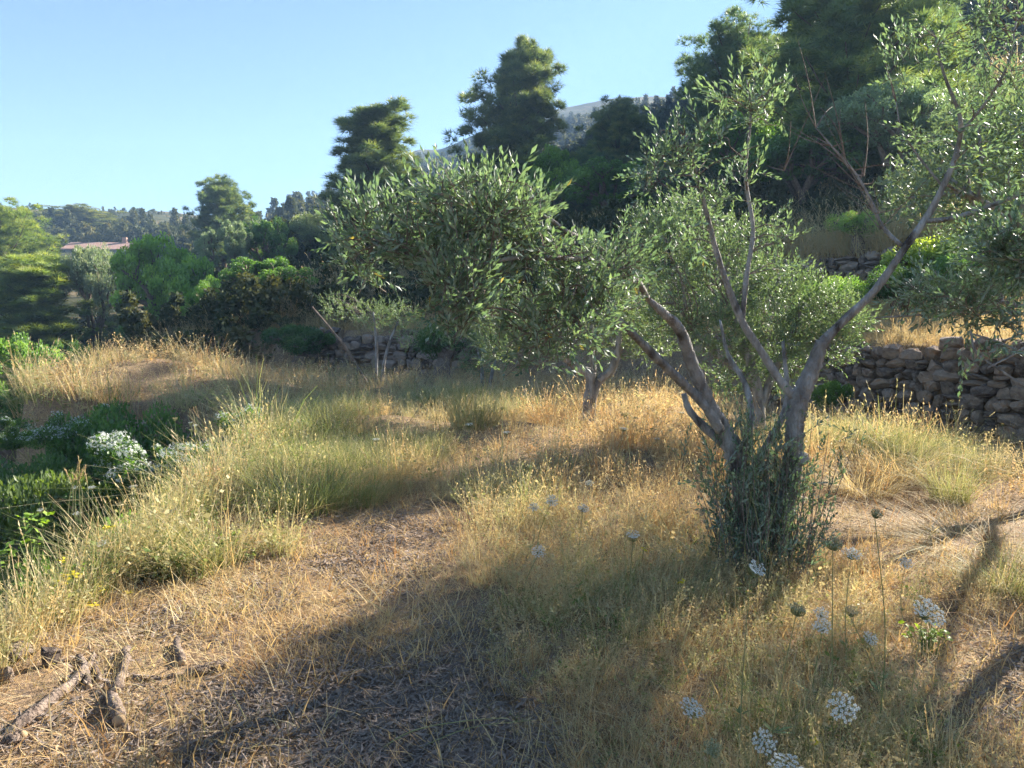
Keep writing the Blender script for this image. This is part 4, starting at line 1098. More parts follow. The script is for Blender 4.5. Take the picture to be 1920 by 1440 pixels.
def right_olive():
    y = 4.7; x0 = 3.85
    base = np.array([x0, y, hz1(x0, y)])
    root = thing('olive_tree', 'olive tree at the right edge reaching drooping leafy branches into view', 'olive tree', base)
    r = np.random.default_rng(88); tr, sk = MB(), []
    C = catmull([base - [0, 0, .1], base + [.03, 0, .5], base + [-.04, .05, 1.0], base + [.05, .0, 1.5]], 4); tr.add(*tube(C, np.linspace(.06, .045, len(C)), 10, rough=.07))
    link('trunk', tr.build('olive_trunk', M_BARK, base, True), root)
    lb = MB(); top = C[-1]
    ends = [(1890, 470, 4.2), (1830, 590, 4.4), (1700, 585, 4.9), (1880, 640, 4.3), (1850, 690, 4.2)]
    for e in ends:
        E_ = W(*e); Cc = catmull([top - [0, 0, r.uniform(0, .5)], (top + E_) / 2 + [0, 0, .12], E_], 5)
        lb.add(*tube(Cc, np.linspace(.022, .005, len(Cc)), 6, cap=False)[:2]); sk.append(Cc)
    for k in range(9):
        a = k * .7; E_ = top + np.array([math.cos(a) * .7 + .3, math.sin(a) * .7, r.uniform(.2, 1.2)])
        Cc = catmull([top, (top + E_) / 2 + [0, 0, .15], E_], 5); lb.add(*tube(Cc, np.linspace(.03, .006, len(Cc)), 6, cap=False)[:2]); sk.append(Cc)
    for P, rd in ([[(1905, 655, 4.3), (1868, 640, 4.4), (1820, 625, 4.45)], [3, 3, 2]], [[(1820, 620, 4.45), (1830, 660, 4.4), (1870, 690, 4.3), (1930, 730, 4.2)], [2.5, 3, 3, 3]],
                  [[(1930, 590, 4.3), (1850, 578, 4.5), (1760, 588, 4.8), (1640, 596, 5.0)], [4, 4, 3, 2]]):
        limb(lb, P, rd, 5, 4, 0, sk)
    Cs = [(W(1890, 455, 4.2), .22, 95), (W(1905, 500, 4.2), .18, 40), (W(1840, 565, 4.4), .26, 60), (W(1780, 560, 4.6), .22, 34), (W(1720, 545, 4.8), .2, 22), (W(1890, 590, 4.3), .12, 14), (W(1870, 655, 4.25), .1, 6), (W(1815, 680, 4.3), .06, 2), (W(1740, 585, 4.7), .1, 5)]
    for k in range(8):
        a = k * 2.4; q = r.uniform(.2, .7); Cs.append((top + np.array([math.cos(a) * q + .25, math.sin(a) * q, r.uniform(.1, 1.0)]), .34, 50))
    for px, py, Y_ in ((1790, 540, 5.2), (1850, 520, 5.2), (1740, 530, 5.2)): Cs.append((W(px, py, Y_), .18, 20))
    pos, D = [], []
    for c, s, n in Cs:
        p, d = pts_in(r, n, c, np.array([s, s, s * .7]), .1); pos.append(p); D.append(d * .8 + [0, 0, .2] + r.normal(0, .5, (n, 3)))
    pos, D = np.concatenate(pos), np.concatenate(D)
    twg = MB(); twig_links(twg, r, sk, pos, 3)
    LV, TI, tw = fill_sprays(SPR, pos, D, r.uniform(.8, 1.15, len(pos)), r, -.12)
    V, F, A = tw.arr(); twg.add(V, F[0])
    link('limbs', lb.build('olive_limbs', M_BARK, base, True), root)
    link('twigs', twg.build('olive_twigs', M_TWIG, base), root, kind='stuff')
    link('crown', leaves_mesh('olive_leaves', LV, np.clip(TI, 0, .9), M_OLIVE, base), root, kind='stuff')
right_olive()

SH = make_broad(241, 4.7, 2.3, .22, 3, 420, ll=.08, lw=.022, mat=M_OLIVE_FAR, bark=M_BARK, clump=.25, rad=.013)
sx_, sy_ = 6.3, 7.6
so = thing('olive_tree', 'tall olive just beyond the right picture edge that shades the foreground', 'olive tree', (sx_, sy_, hz1(sx_, sy_) - .1), .4)
for part in ('trunk', 'crown'): link(part, SH[part], so, kind='stuff' if part == 'crown' else None)

def mid_olive(label, trunk_lines, clumps, Y, seed, n_sc=1.0, tint=.1, color=(1, 1, 1)):
    b = G(*trunk_lines[0][0][0][:2]) if Y is None else W(*trunk_lines[0][0][0][:2], Y)
    base = np.array([b[0], b[1], hz1(b[0], b[1])]); y = b[1]
    root = thing('olive_tree', label, 'olive tree', base)
    r = np.random.default_rng(seed); tr, sk = MB(), []
    for P, rd in trunk_lines:
        limb(tr, [(p[0], p[1], y + (p[2] if len(p) > 2 else 0)) for p in P], rd, 8, 4, .06, sk)
    sk[0][0, 2] = base[2]
    link('trunk', tr.build('olive_trunk', M_BARK, base, True), root)
    pos, D = [], []
    for px, py, dy, rx, ry, n in clumps:
        n = int(n * n_sc); Yc = y + dy; s = Yc / FPX
        p, d = pts_in(r, n, W(px, py, Yc), np.array([rx * s, (rx + ry) / 2 * s, ry * s]), .2); pos.append(p); D.append(d * .7 + [0, 0, .5] + r.normal(0, .45, (n, 3)))
    pos, D = np.concatenate(pos), np.concatenate(D)
    twg = MB(); twig_links(twg, r, sk, pos, 4, r0=.008)
    LV, TI, _ = fill_sprays(SPR, pos, D, r.uniform(.9, 1.35, len(pos)), r, tint, False)
    link('twigs', twg.build('olive_twigs', M_TWIG, base), root, kind='stuff')
    link('crown', leaves_mesh('olive_leaves', LV, np.clip(TI, 0, .9), M_OLIVE_FAR, base), root, kind='stuff', color=color)
    return root
mid_olive('olive tree with short forked trunk in the golden grass mid terrace',
          [([(1100, 800), (1104, 755), (1108, 705), (1085, 690), (1062, 672), (1045, 650), (1030, 620)], [16, 14, 13, 10, 9, 8, 6]), ([(1106, 800), (1112, 740), (1125, 712), (1146, 695), (1158, 660), (1160, 620), (1150, 570)], [12, 12, 11, 10, 9, 7, 5]),
           ([(1105, 730, .1), (1112, 690, .2), (1108, 640, .3), (1110, 580, .4)], [9, 8, 7, 4])],
          [(1020, 590, 0, 75, 60, 170), (1100, 570, .3, 90, 70, 220), (1180, 570, 0, 80, 80, 230), (1060, 640, -.3, 60, 35, 70), (1160, 640, .2, 70, 40, 100), (960, 610, .2, 70, 55, 130), (1110, 500, .4, 90, 50, 150), (1220, 620, .3, 50, 70, 130), (930, 650, .3, 45, 40, 60)], None, 91, 1.0, .08, (1.15, 1.15, 1.0))
mid_olive('broad bushy light green olive directly behind the main forked trunks',
          [([(1420, 830), (1424, 760), (1410, 690), (1390, 640), (1370, 580)], [15, 14, 12, 9, 6]), ([(1424, 770), (1450, 700), (1480, 640), (1500, 580)], [11, 10, 8, 5]), ([(1418, 720), (1350, 670), (1300, 620)], [9, 7, 5])],
          [(1270, 480, 0, 80, 80, 220), (1360, 520, .3, 90, 90, 280), (1450, 560, .2, 90, 80, 260), (1540, 580, 0, 75, 60, 190), (1250, 590, .2, 70, 70, 180), (1350, 620, -.1, 80, 60, 180), (1450, 650, 0, 80, 55, 170), (1550, 650, .1, 55, 50, 100), (1290, 400, .4, 70, 45, 110), (1220, 430, .3, 50, 50, 80), (1400, 440, .4, 70, 50, 90), (1380, 700, .1, 60, 40, 90), (1600, 600, .2, 40, 35, 60), (1480, 700, .2, 50, 40, 60)], 9.2, 92, 1.15, .12, (1.1, 1.15, 1.1))
mid_olive('young thin-stemmed olive standing before the dark back wall',
          [([(705, 712), (706, 660), (704, 620), (700, 585)], [4, 3.5, 3, 2]), ([(716, 715), (722, 670), (735, 630), (750, 595)], [4, 3.5, 3, 2])],
          [(760, 605, 0, 40, 32, 60), (700, 590, .2, 50, 28, 60), (735, 580, 0, 40, 22, 46), (640, 575, .5, 50, 28, 60), (770, 640, .2, 24, 18, 16)], 18.5, 93, 1.5, .2, (1.5, 1.5, 1.25))
mid_olive('low young olive at mid terrace between the two other young olives',
          [([(905, 735), (903, 690), (895, 650)], [5, 4, 3]), ([(915, 735), (925, 690), (935, 650)], [4, 4, 3])],
          [(880, 640, 0, 50, 36, 80), (930, 640, .1, 45, 36, 70), (850, 610, .3, 45, 30, 60), (900, 680, -.1, 40, 26, 36)], 16, 94, 1.3, .14, (1.2, 1.25, 1.0))
# leaning dead pole among the young olives
p0, p1 = W(694, 700, 18.2), W(585, 575, 17.6); p0[2] = hz1(p0[0], p0[1]) - .03
mb = MB(); mb.add(*tube(catmull([p0, (p0 + p1) / 2 + [.06, 0, .05], p1], 4), np.linspace(.04, .022, 9), 6, rough=.08))
tag(link('leaning_pole', mb.build('pole', M_TWIG, p0), None, p0), 'thin leaning dead branch propped before the dark back wall', 'branch')

# ------------------------------------------------------------------ house across the valley
def house():
    m_w = rough_mat('whitewash', [(.3, (.55, .53, .50)), (.7, (.72, .70, .66))], 3, .9, .1, 30)
    m_r = rough_mat('roof_tile', [(.3, (.34, .20, .15)), (.7, (.48, .31, .24))], 6, .9, .4, 30, stretch=(.3, 3, 3))
    m_d = rough_mat('dark_pane', [(.3, (.03, .035, .04)), (.7, (.06, .06, .07))], 6, .3, 0, 30)
    c = W(205, 470, 118); base = np.array([c[0], c[1], c[2] - 2.5])
    root = thing('house', 'low white house with long red tiled roof among the trees', 'house', base, .12)
    def box(x0, x1, y0, y1, z0, z1):
        V = np.array([[x, y, z] for x in (x0, x1) for y in (y0, y1) for z in (z0, z1)])
        return V, [[0, 1, 3, 2], [4, 6, 7, 5], [0, 4, 5, 1], [2, 3, 7, 6], [0, 2, 6, 4], [1, 5, 7, 3]]
    def part(n, m, *bx, par=None):
        mb = MB()
        for b in bx: mb.add(*box(*b))
        return link(n, mb.build(n, m), par or root)
    part('wall', m_w, (-5, 5, -3, 3, -3, 2.6))
    V = np.array([[-5.5, -3.5, 2.45], [5.5, -3.5, 2.45], [5.5, 0, 3.75], [-5.5, 0, 3.75], [5.5, 3.5, 2.45], [-5.5, 3.5, 2.45]])
    V = np.vstack([V, V - [0, 0, .16]])
    mb = MB(); mb.add(V, [[0, 1, 2, 3], [3, 2, 4, 5], [6, 9, 8, 7], [9, 11, 10, 8], [0, 6, 7, 1], [1, 7, 8, 2], [2, 8, 10, 4], [4, 10, 11, 5], [5, 11, 9, 3], [3, 9, 6, 0]])
    rf = link('roof', mb.build('roof', m_r), root)
    part('chimney', m_r, (2.0, 2.6, -.3, .3, 3.3, 4.5), par=rf)
    for x in (-3.4, -.6, 2.6):
        w = part('window', m_w, (x - .65, x + .65, -3.06, -3.0, .8, .86), (x - .65, x + .65, -3.06, -3.0, 2.0, 2.06), (x - .65, x - .59, -3.06, -3.0, .86, 2.0), (x + .59, x + .65, -3.06, -3.0, .86, 2.0))
        part('pane', m_d, (x - .59, x + .59, -3.03, -3.005, .86, 2.0), par=w)
    part('door', m_d, (.9, 1.8, -3.04, -3.0, -.2, 2.0))
    c = W(115, 480, 112); b2 = np.array([c[0], c[1], c[2] - 2.2])
    sh = thing('shed', 'small flat-roofed white shed left of the red-roofed house', 'shed', b2, .1)
    for n, m, b in (('wall', m_w, (-1.3, 1.3, -1.2, 1.2, -2, 1.9)), ('roof', m_d, (-1.6, 1.6, -1.5, 1.5, 1.905, 2.2)), ('door', m_d, (-.4, .4, -1.24, -1.203, -.2, 1.6))):
        mb = MB(); mb.add(*box(*b)); link(n, mb.build(n, m), sh)
house()

# ------------------------------------------------------------------ cut logs and loose stones by the near edge
def logs():
    L = [('thick short sawn log lying at the shadow edge with pale cut end', [(352, 1274), (390, 1262), (424, 1251)], [12, 12, 11]),
         ('thin crooked stick continuing left from the short sawn log', [(228, 1272), (285, 1276), (345, 1271)], [8, 6, 7]),
         ('long pale log running to the bottom left corner', [(172, 1252), (130, 1295), (60, 1352), (20, 1382)], [9, 13, 13, 12]),
         ('twisted grey branch piece standing up among the logs', [(240, 1222), (233, 1262), (214, 1312)], [10, 9, 13]),
         ('short dark forked stub in the golden grass', [(330, 1210), (336, 1232), (340, 1252)], [9, 9, 10]),
         ('thick dark log butt below the twisted branch', [(206, 1312), (216, 1338), (226, 1364)], [12, 17, 15]),
         ('short paired stick next to the long pale log', [(152, 1238), (160, 1262), (168, 1292)], [8, 8, 7]),
         ('thin upright stick right of the paired stick', [(172, 1236), (176, 1258), (184, 1280)], [7, 7, 6]),
         ('pale split log lying in the bottom left corner', [(-10, 1402), (20, 1396), (48, 1388)], [12, 13, 12])]
    r = np.random.default_rng(5)
    for lab, P, rd in L:
        pts = []
        for (px, py), q in zip(P, rd):
            g = G(px, py); pts.append(g + [0, 0, q * g[1] / FPX * .95])
        C = catmull(pts, 4); C += r.normal(0, .004, C.shape)
        rr = np.interp(np.linspace(0, 1, len(C)), np.linspace(0, 1, len(rd)), rd) * pts[0][1] / FPX * .8
        V, Q, T = tube(C, rr, 9, rough=.07, rs=r)
        base = C[0].copy(); base[2] = hz1(base[0], base[1])
        nq = len(Q); mesh_ = mesh('log', V - base, [Q, np.array(T)], None, smooth=True, idx=[0] * nq + [1] * len(T), mats=[M_LOG, M_CUT])
        tag(link('log', mesh_, None, base), lab, 'log', 'cut logs by the near terrace edge')
    S_ = [('flat pale stone on the terrace edge under the yellow flowers', 118, 1140, 46, 22), ('pale angular stone second from the yellow flowers', 92, 1165, 40, 24), ('small pale stone by the dark gap at the edge', 62, 1150, 26, 18), ('large flat stone at the left picture edge', 40, 1215, 60, 34),
          ('reddish stone beside the large flat edge stone', 92, 1232, 40, 36), ('grey shaded stone at the very left edge', 14, 1262, 34, 30), ('small stone by the bent dry stalk', 150, 1120, 34, 18), ('round half-buried stone above the log pile', 78, 1195, 30, 20),
          ('small pale stone lying in the golden short grass', 290, 1178, 22, 12)]
    for lab, px, py, w, h in S_:
        g = G(px, py + h / 2); s = g[1] / FPX
        o = bpy.data.objects.new('loose_stone', STONES[int(r.integers(14))]); COL.objects.link(o)
        o.location = (g[0], g[1], hz1(g[0], g[1]) + h * s * .35); o.scale = (w * s, w * s * .8, h * s * 1.3); o.rotation_euler = (r.uniform(-.2, .2), r.uniform(-.2, .2), r.uniform(0, 6))
        tag(o, lab, 'stone', 'loose stones on the near terrace edge')
logs()

# ------------------------------------------------------------------ flowers
def umbel_mesh(seed, kind='open', nu=40, nf=10):
    """unit-diameter umbel facing +z; stem joint at (0,0,-.42)"""
    r = np.random.default_rng(seed); fl, ray = MB(), MB()
    o0 = np.array([0, 0, -.42])
    for i in range(nu):
        q = math.sqrt((i + .5) / nu) * .46; a = i * 2.39996 + r.normal(0, .12); q *= r.uniform(.92, 1.08)
        if kind == 'open': c = np.array([math.cos(a) * q, math.sin(a) * q, -.16 * q * q + r.normal(0, .012)])
        elif kind == 'cup': c = np.array([math.cos(a) * q * .8, math.sin(a) * q * .8, .5 * q * q / .21 * .3 + r.normal(0, .015)])
        else: c = np.array([math.cos(a) * q * .75, math.sin(a) * q * .75, .30 - .9 * (q - .25) ** 2 + r.normal(0, .02) - .25])
        m = (c + o0) / 2 + np.array([c[0], c[1], 0]) * (.18 if kind == 'open' else .45)
        ray.add(*tube(catmull([o0, m, c], 2), .009 if kind != 'closed' else .014, 3, cap=False)[:2], a=r.uniform(.2, .8))
        for k in range(nf):
            b = k * 2.39996; s = math.sqrt((k + .5) / nf) * .056
            p = c + [math.cos(b) * s, math.sin(b) * s, r.normal(0, .008)]
            n = np.array([r.normal(0, .35), r.normal(0, .35), 1.]); M = basis(n[None])[0]; w = r.uniform(.012, .024)
            if kind == 'closed': w *= .75
            an = r.uniform(0, 6.28); pv = []
            for j in range(5): pv.append(p + (M[:, 0] * math.cos(an + j * 1.2566) + M[:, 1] * math.sin(an + j * 1.2566)) * w)
            fl.add(np.array([p - M[:, 2] * .006] + pv), None, [[0, 1 + j, 1 + (j + 1) % 5] for j in range(5)], a=r.uniform(0, 1))
    return fl, ray
UMB = {}
for kind in ('open', 'cup', 'closed'):
    for v in range(3 if kind == 'open' else 2):
        f, ra = umbel_mesh(600 + v + len(kind) * 10, kind)
        UMB[kind, v] = (f.build('florets', M_PETAL if kind != 'closed' else M_GREENHEAD), ra.build('rays', M_STEM))
f, ra = umbel_mesh(650, 'cup'); UMB['dry', 0] = (f.build('florets', leaf_mat('dried_head', [(0, (.42, .34, .20)), (1, (.62, .52, .34))], .3, .7, .1)), ra.build('rays', M_STEM))
f, ra = umbel_mesh(651, 'open', 14, 7); UMB['small', 0] = (f.build('florets', M_PETAL), ra.build('rays', M_STEM))
fr = np.random.default_rng(66)
def umbel(lab, px, py, dpx, kind='open', D=.075, tilt=(0, 0), group=None, lean=None, name='wild_carrot'):
    Y = D * FPX / dpx; h = W(px, py, Y)
    if Y < 5: D *= 1.12
    gx, gy = h[0] + (fr.normal(0, .06) if lean is None else lean), h[1] + fr.uniform(.0, .12)
    base = np.array([gx, gy, hz1(gx, gy)])
    if h[2] - base[2] < .1: base[2] = h[2] - .25
    root = thing(name, lab, 'flower', base, 0, group)
    k = (kind, int(fr.integers(3 if kind == 'open' else 2))) if kind in ('open', 'cup', 'closed') else (kind, 0)
    fm, rm = UMB[k]
    top = h - base
    fh = link('flower_head', fm, root, top)
    fh.rotation_mode = 'ZYX'
    fh.rotation_euler = (tilt[0] + (.38 if Y < 5 else .2) + fr.normal(0, .08), tilt[1] + fr.normal(0, .08), fr.uniform(0, 6.28)); fh.scale = (D, D, D)
    ry = link('rays', rm, fh)
    j = np.array(fh.rotation_euler.to_matrix() @ Vector((0, 0, -.42 * D))) + top
    C = catmull([np.array([0, 0, -.02]), j * .5 + [fr.normal(0, .02), fr.normal(0, .02), 0], j], 5)
    mb = MB(); mb.add(*tube(C, np.linspace(.0028, .0017, len(C)) * max(1, Y / 6), 4, cap=False)[:2], a=fr.uniform(.1, .9))
    link('stem', mb.build('stem', M_STEM), root)
    if Y < 5:      # feathery stem leaf
        lf = MB(); p = C[3]
        for q in range(9):
            d = np.array([fr.normal(0, .5), fr.normal(0, .5), .3]) * .05; s = np.cross(d, [0, 0, 1]) * .09
            lf.add([p, p + d * .5 + s, p + d, p + d * .5 - s], [[0, 1, 2, 3]], a=.2)
        link('leaf', lf.build('stem_leaf', M_STEM), root)
FL = [('big white umbel flower near the bottom, right of centre of the shade', 1581, 1325, 56, 'open', .08, (.45, -.05)), ('white umbel flower at the bottom below the tree, leftmost of the low four', 1299, 1326, 48, 'open', .075, (.15, .1)), ('white umbel flower between the big one and the cut-off one at the bottom', 1433, 1390, 48, 'open', .075, (.55, .1)),
      ('white umbel flower cut off by the bottom picture edge', 1474, 1436, 60, 'open', .08, (.1, 0)), ('wide flat white umbel over the light green leaves at right', 1743, 1146, 60, 'open', .09, (.15, .12)), ('torn white umbel tilted in front of the dark suckers', 1417, 1068, 42, 'cup', .075, (.3, .5)),
      ('white umbel lower of the touching pair right of the suckers', 1542, 1173, 34, 'open', .07, (.2, 0)), ('white umbel upper of the touching pair right of the suckers', 1540, 1149, 27, 'open', .06, (.1, 0)), ('small white umbel below the dried pinkish head', 1633, 1196, 29, 'open', .065, (.3, .1)),
      ('flat white umbel beside the tall green closed head', 1598, 1036, 35, 'open', .08, (.05, .05)), ('dried pinkish umbel above the small white one', 1598, 1146, 30, 'dry', .06, (0, 0)), ('faint white umbel before the pale flattened grass', 1699, 1055, 26, 'open', .07, (.2, 0)),
      ('tall green closed seed head standing against the pale grass', 1645, 961, 29, 'closed', .055, (0, 0)), ('green fuzzy closed seed head right of the suckers', 1565, 1018, 40, 'closed', .075, (0, 0)), ('pale green closing umbel left of the touching pair', 1497, 1140, 40, 'closed', .07, (0, 0)),
      ('grey-green closed umbel at the bottom left of the bottom flowers', 1336, 1402, 46, 'closed', .07, (.1, 0)), ('white umbel at the edge of the tree shadow mid ground', 1010, 1033, 26, 'open', .075, (.3, 0)), ('white umbel highest of three left of the suckers in sun', 1035, 938, 24, 'open', .08, (.5, .2)),
      ('white umbel right of three left of the suckers in sun', 1094, 952, 22, 'open', .075, (.3, 0)), ('white umbel left of three left of the suckers in sun', 1001, 950, 18, 'open', .06, (.5, 0)), ('cream cupped umbel left of the sucker clump', 1187, 1005, 30, 'cup', .075, (0, 0)),
      ('small half-open umbel by the tree shadow right of the cupped one', 1262, 1032, 16, 'small', .05, (0, 0)), ('brown seed head raised over the middle meadow', 942, 763, 14, 'dry', .06, (0, 0)), ('white umbel in the middle meadow left of the brown seed head', 880, 795, 17, 'open', .09, (0, 0)),
      ('white umbel in the middle meadow below the brown seed head', 950, 810, 15, 'open', .085, (0, 0)), ('dark shaded seed head low in the middle meadow', 993, 875, 16, 'closed', .07, (.2, 0)), ('white umbel in the green grass left of the meadow hump', 705, 823, 17, 'open', .085, (0, 0)), ('small white umbel on the front of the meadow hump', 945, 838, 12, 'small', .06, (0, 0)),
      ('yellowish seed head near the forked mid olive trunk', 1172, 776, 15, 'dry', .07, (0, 0)), ('white umbel right of the forked mid olive trunk', 1170, 803, 17, 'open', .085, (0, 0)), ('white umbel at the mid olive, lower right', 1232, 822, 13, 'open', .07, (0, 0)), ('white umbel in the sunny grass left of the main trunk', 1265, 842, 14, 'open', .075, (0, 0)),
      ('white umbel on the meadow near the left main limb stub', 1278, 773, 11, 'open', .08, (0, 0)), ('white umbel lowest in the sunny grass beside the suckers', 1105, 905, 18, 'open', .08, (.2, 0)),
      ('tallest pale seed head over the white-flowered bushes', 328, 785, 13, 'dry', .065, (0, 0)), ('pale seed head right of the tallest over the bushes', 357, 793, 10, 'cup', .055, (0, 0)), ('pale seed head lower of the pair over the bushes', 358, 806, 10, 'dry', .055, (0, 0)), ('flat pale umbel right of the seed head trio', 366, 797, 11, 'open', .06, (0, 0)),
      ('pale umbel standing alone right of the bushes', 411, 783, 12, 'cup', .065, (0, 0)), ('white umbel above the dark bush, leftmost', 172, 913, 16, 'open', .07, (0, 0)), ('white umbel above the dark bush, right', 250, 911, 17, 'open', .075, (0, 0)), ('white umbel on the dark bush between the two others', 273, 910, 9, 'small', .05, (0, 0)),
      ('flat white umbel in front of the green edge bush', 299, 957, 22, 'open', .085, (.3, .2)), ('cream umbel above the bright leafy vine', 76, 957, 15, 'cup', .06, (0, 0)), ('cream umbel by the dry stalks at the left edge', 140, 915, 14, 'cup', .06, (0, 0)), ('white umbel below the dry stalks at the left edge', 145, 962, 17, 'open', .07, (0, 0)),
      ('cream round umbel over the yellow flowers', 190, 1021, 24, 'cup', .075, (0, 0)), ('white umbel at the green bush right side', 458, 943, 15, 'open', .07, (.2, 0)), ('cream umbel at the left edge near the stones', 30, 1150, 19, 'cup', .06, (0, 0)), ('cream umbel in front of the edge stones, lowest left', 57, 1240, 24, 'cup', .065, (0, 0)),
      ('white umbel at the mid left in the yellow-flower weeds', 212, 1000, 14, 'open', .06, (0, 0)), ('white umbel above the green bush crest', 420, 962, 14, 'small', .06, (0, 0))]
for row in FL: umbel(*row)
far_fl = [(615, 662), (605, 687), (620, 690), (640, 680), (665, 678), (668, 700), (690, 702), (650, 704), (588, 704), (735, 690), (776, 702), (630, 672), (700, 668), (745, 712), (560, 706), (672, 690)]
for px, py in far_fl: umbel('small white umbel in the cluster at the terrace back before the leaning branch', px, py, 8.2, 'small', .09, (fr.normal(0, .2), 0), 'white umbels at the terrace back')
mound_fl = [(320, 645), (332, 640), (342, 650), (352, 648), (366, 645), (376, 637), (380, 632), (392, 640), (398, 652), (412, 650), (330, 655), (420, 662), (432, 665), (345, 662), (408, 640), (385, 660), (360, 658), (440, 655)]
for px, py in mound_fl: umbel('small white umbel in the cluster on top of the grassy mound', px, py, 7.6, 'small', .09, (fr.normal(0, .2), 0), 'white umbels on the mound')
sun_fl = [(1190, 830), (1215, 850), (1240, 865), (1140, 830), (1205, 880), (1255, 800), (840, 840), (780, 770), (755, 880), (820, 770), (660, 800), (1110, 860), (1060, 890), (1300, 700), (1330, 690)]
for px, py in sun_fl: umbel('small pale umbel scattered in the sunlit middle meadow', px, py, 9 if py > 750 else 7, 'small', .06, (fr.normal(0, .2), 0), 'pale umbels in the middle meadow')
wall_fl = [(1785, 752), (1792, 770), (1800, 745), (1775, 778), (1830, 800), (1848, 810), (1880, 795), (1900, 812), (1700, 800), (1640, 805), (1745, 790), (1765, 812), (1860, 832), (1815, 822), (1890, 840)]
for k, (px, py) in enumerate(wall_fl): umbel('dry pale seed head on a thin stalk in front of the right stone wall', px, py, 10 if k < 2 else 7, 'dry', .055 if k < 2 else .04, (0, 0), 'seed heads before the right wall', name='dry_seed_head')

def yellow_flower(lab, px, py, Y, group, n=9):
    h = W(px, py, Y); gx, gy = h[0] + fr.normal(0, .05), h[1] + .05
    b = np.array([gx, gy, min(hz1(gx, gy), h[2] - .2)]); top = h - b
    root = thing('yellow_flower', lab, 'flower', b, 0, group)
    C = catmull([np.zeros(3), top * .5 + [fr.normal(0, .02), 0, 0], top], 4); mb = MB(); mb.add(*tube(C, .0022, 3, cap=False)[:2], a=.2)
    link('stem', mb.build('stem', M_STEM), root)
    mb = MB()
    for k in range(n):
        c = np.array([fr.normal(0, .014), fr.normal(0, .014), fr.normal(0, .008)]); M = basis(np.array([[fr.normal(0, .4), fr.normal(0, .4), 1]]))[0]
        for j in range(5):
            a = j * 1.2566; u = M[:, 0] * math.cos(a) + M[:, 1] * math.sin(a); v = -M[:, 0] * math.sin(a) + M[:, 1] * math.cos(a)
            mb.add([c, c + u * .006 + v * .004, c + u * .012, c + u * .006 - v * .004], [[0, 1, 2, 3]], a=fr.uniform(0, 1))
    link('flower_head', mb.build('yellow_head', M_YELLOW), root, top)
for px, py, Y in [(200, 990, 4.6), (210, 988, 4.6), (312, 990, 5.2), (118, 1048, 4.2), (142, 1076, 4.0), (124, 1080, 4.0), (226, 1030, 4.6), (190, 1106, 4.2), (312, 920, 5.6), (113, 1096, 4.0), (245, 1112, 4.3), (175, 1130, 4.0)]:
    yellow_flower('yellow flower cluster in the green weeds on the near terrace edge', px, py, Y, 'yellow flowers on the near edge')
for px, py, Y in [(465, 842, 8.8), (480, 832, 8.8), (490, 838, 8.8), (470, 846, 8.7)]:
    yellow_flower('yellow flower at the left foot of the green grass slope', px, py, Y, 'yellow flowers by the green grass')
for px, py, Y in [(35, 1420, 2.9), (78, 1415, 2.9), (8, 1410, 2.9), (90, 1238, 3.4)]:
    yellow_flower('yellow flower at the bottom left by the logs', px, py, Y, 'yellow flowers by the logs')
yellow_flower('single yellow flower in the tree shade left of the suckers', 1208, 1028, 4.4, None); yellow_flower('yellow flower on a stalk before the suckers, lower', 1275, 1090, 4.0, None); yellow_flower('small yellow flower near the bottom flowers', 1530, 1388, 2.6, None, 4)

# white-flowered climber bushes over the terrace edge
def flower_bush(lab, px, py, Y, wpx, hpx, seed, dens=1.0):
    r = np.random.default_rng(seed); c = W(px, py, Y); s = Y / FPX; b = np.array([c[0], c[1], c[2] - hpx * s * .5])
    root = thing('flowering_bush', lab, 'bush', b)
    P, D, F, FD = [], [], [], []
    for k in range(34):
        cc = np.array([r.normal(0, .24) * wpx * s, r.normal(0, .2) * wpx * s, r.uniform(.0, .85) * hpx * s]); rad = np.array([wpx, wpx, hpx]) * s * r.uniform(.06, .17)
        p, d = pts_in(r, 150, cc, rad * 1.3, .1); P.append(p); D.append(d * .6 + rdir(150, r))
        q, e = pts_in(r, int(r.uniform(20, 130) * dens), cc + [0, 0, rad[2] * .4], rad * 1.25, .3); up = (e[:, 2] > -.2) & (q[:, 2] > .3 * hpx * s); F.append(q[up]); FD.append(e[up] + rdir(up.sum(), r) * .5)
    P, D, F, FD = map(np.concatenate, (P, D, F, FD))
    tv = np.array([[0, 0, -.5], [.5, .08, 0], [0, 0, .5], [-.5, .08, 0]]) * [.022, .022, .045]
    V = place(tv, P, D, r.uniform(.7, 1.3, len(P)), r.uniform(0, 6, len(P))).reshape(-1, 3)
    link('foliage', mesh('foliage', V, [np.arange(len(V)).reshape(-1, 4)], M_BROAD, {'tint': np.repeat(r.uniform(0, .8, len(P)), 4)}), root, kind='stuff', color=(1.1, 1.3, 1))
    a = np.arange(5) * 1.2566
    fv = []
    for j in range(4):
        u = np.array([math.cos(j * 1.571), math.sin(j * 1.571), .15]); w = np.array([-math.sin(j * 1.571), math.cos(j * 1.571), 0]); fv += [np.zeros(3), u * .007 + w * .003, u * .014, u * .007 - w * .003]
    V = place(np.array(fv), F, FD, r.uniform(.8, 1.4, len(F)), r.uniform(0, 6, len(F))).reshape(-1, 3)
    link('blossom', mesh('blossom', V, [np.arange(len(V)).reshape(-1, 4)], M_PETAL, {'tint': np.repeat(r.uniform(0, 1, len(F)), 16)}), root, kind='stuff')
flower_bush('bush covered in white blossom, brightest, at the terrace edge', 222, 870, 7.8, 125, 125, 1, 1.7)
flower_bush('white blossomed bush right of the brightest one under the seed heads', 345, 880, 8.0, 150, 100, 2, 1.3)
flower_bush('dark bush with sparse white blossom in the shaded gully', 130, 805, 11.5, 110, 80, 3, .7)
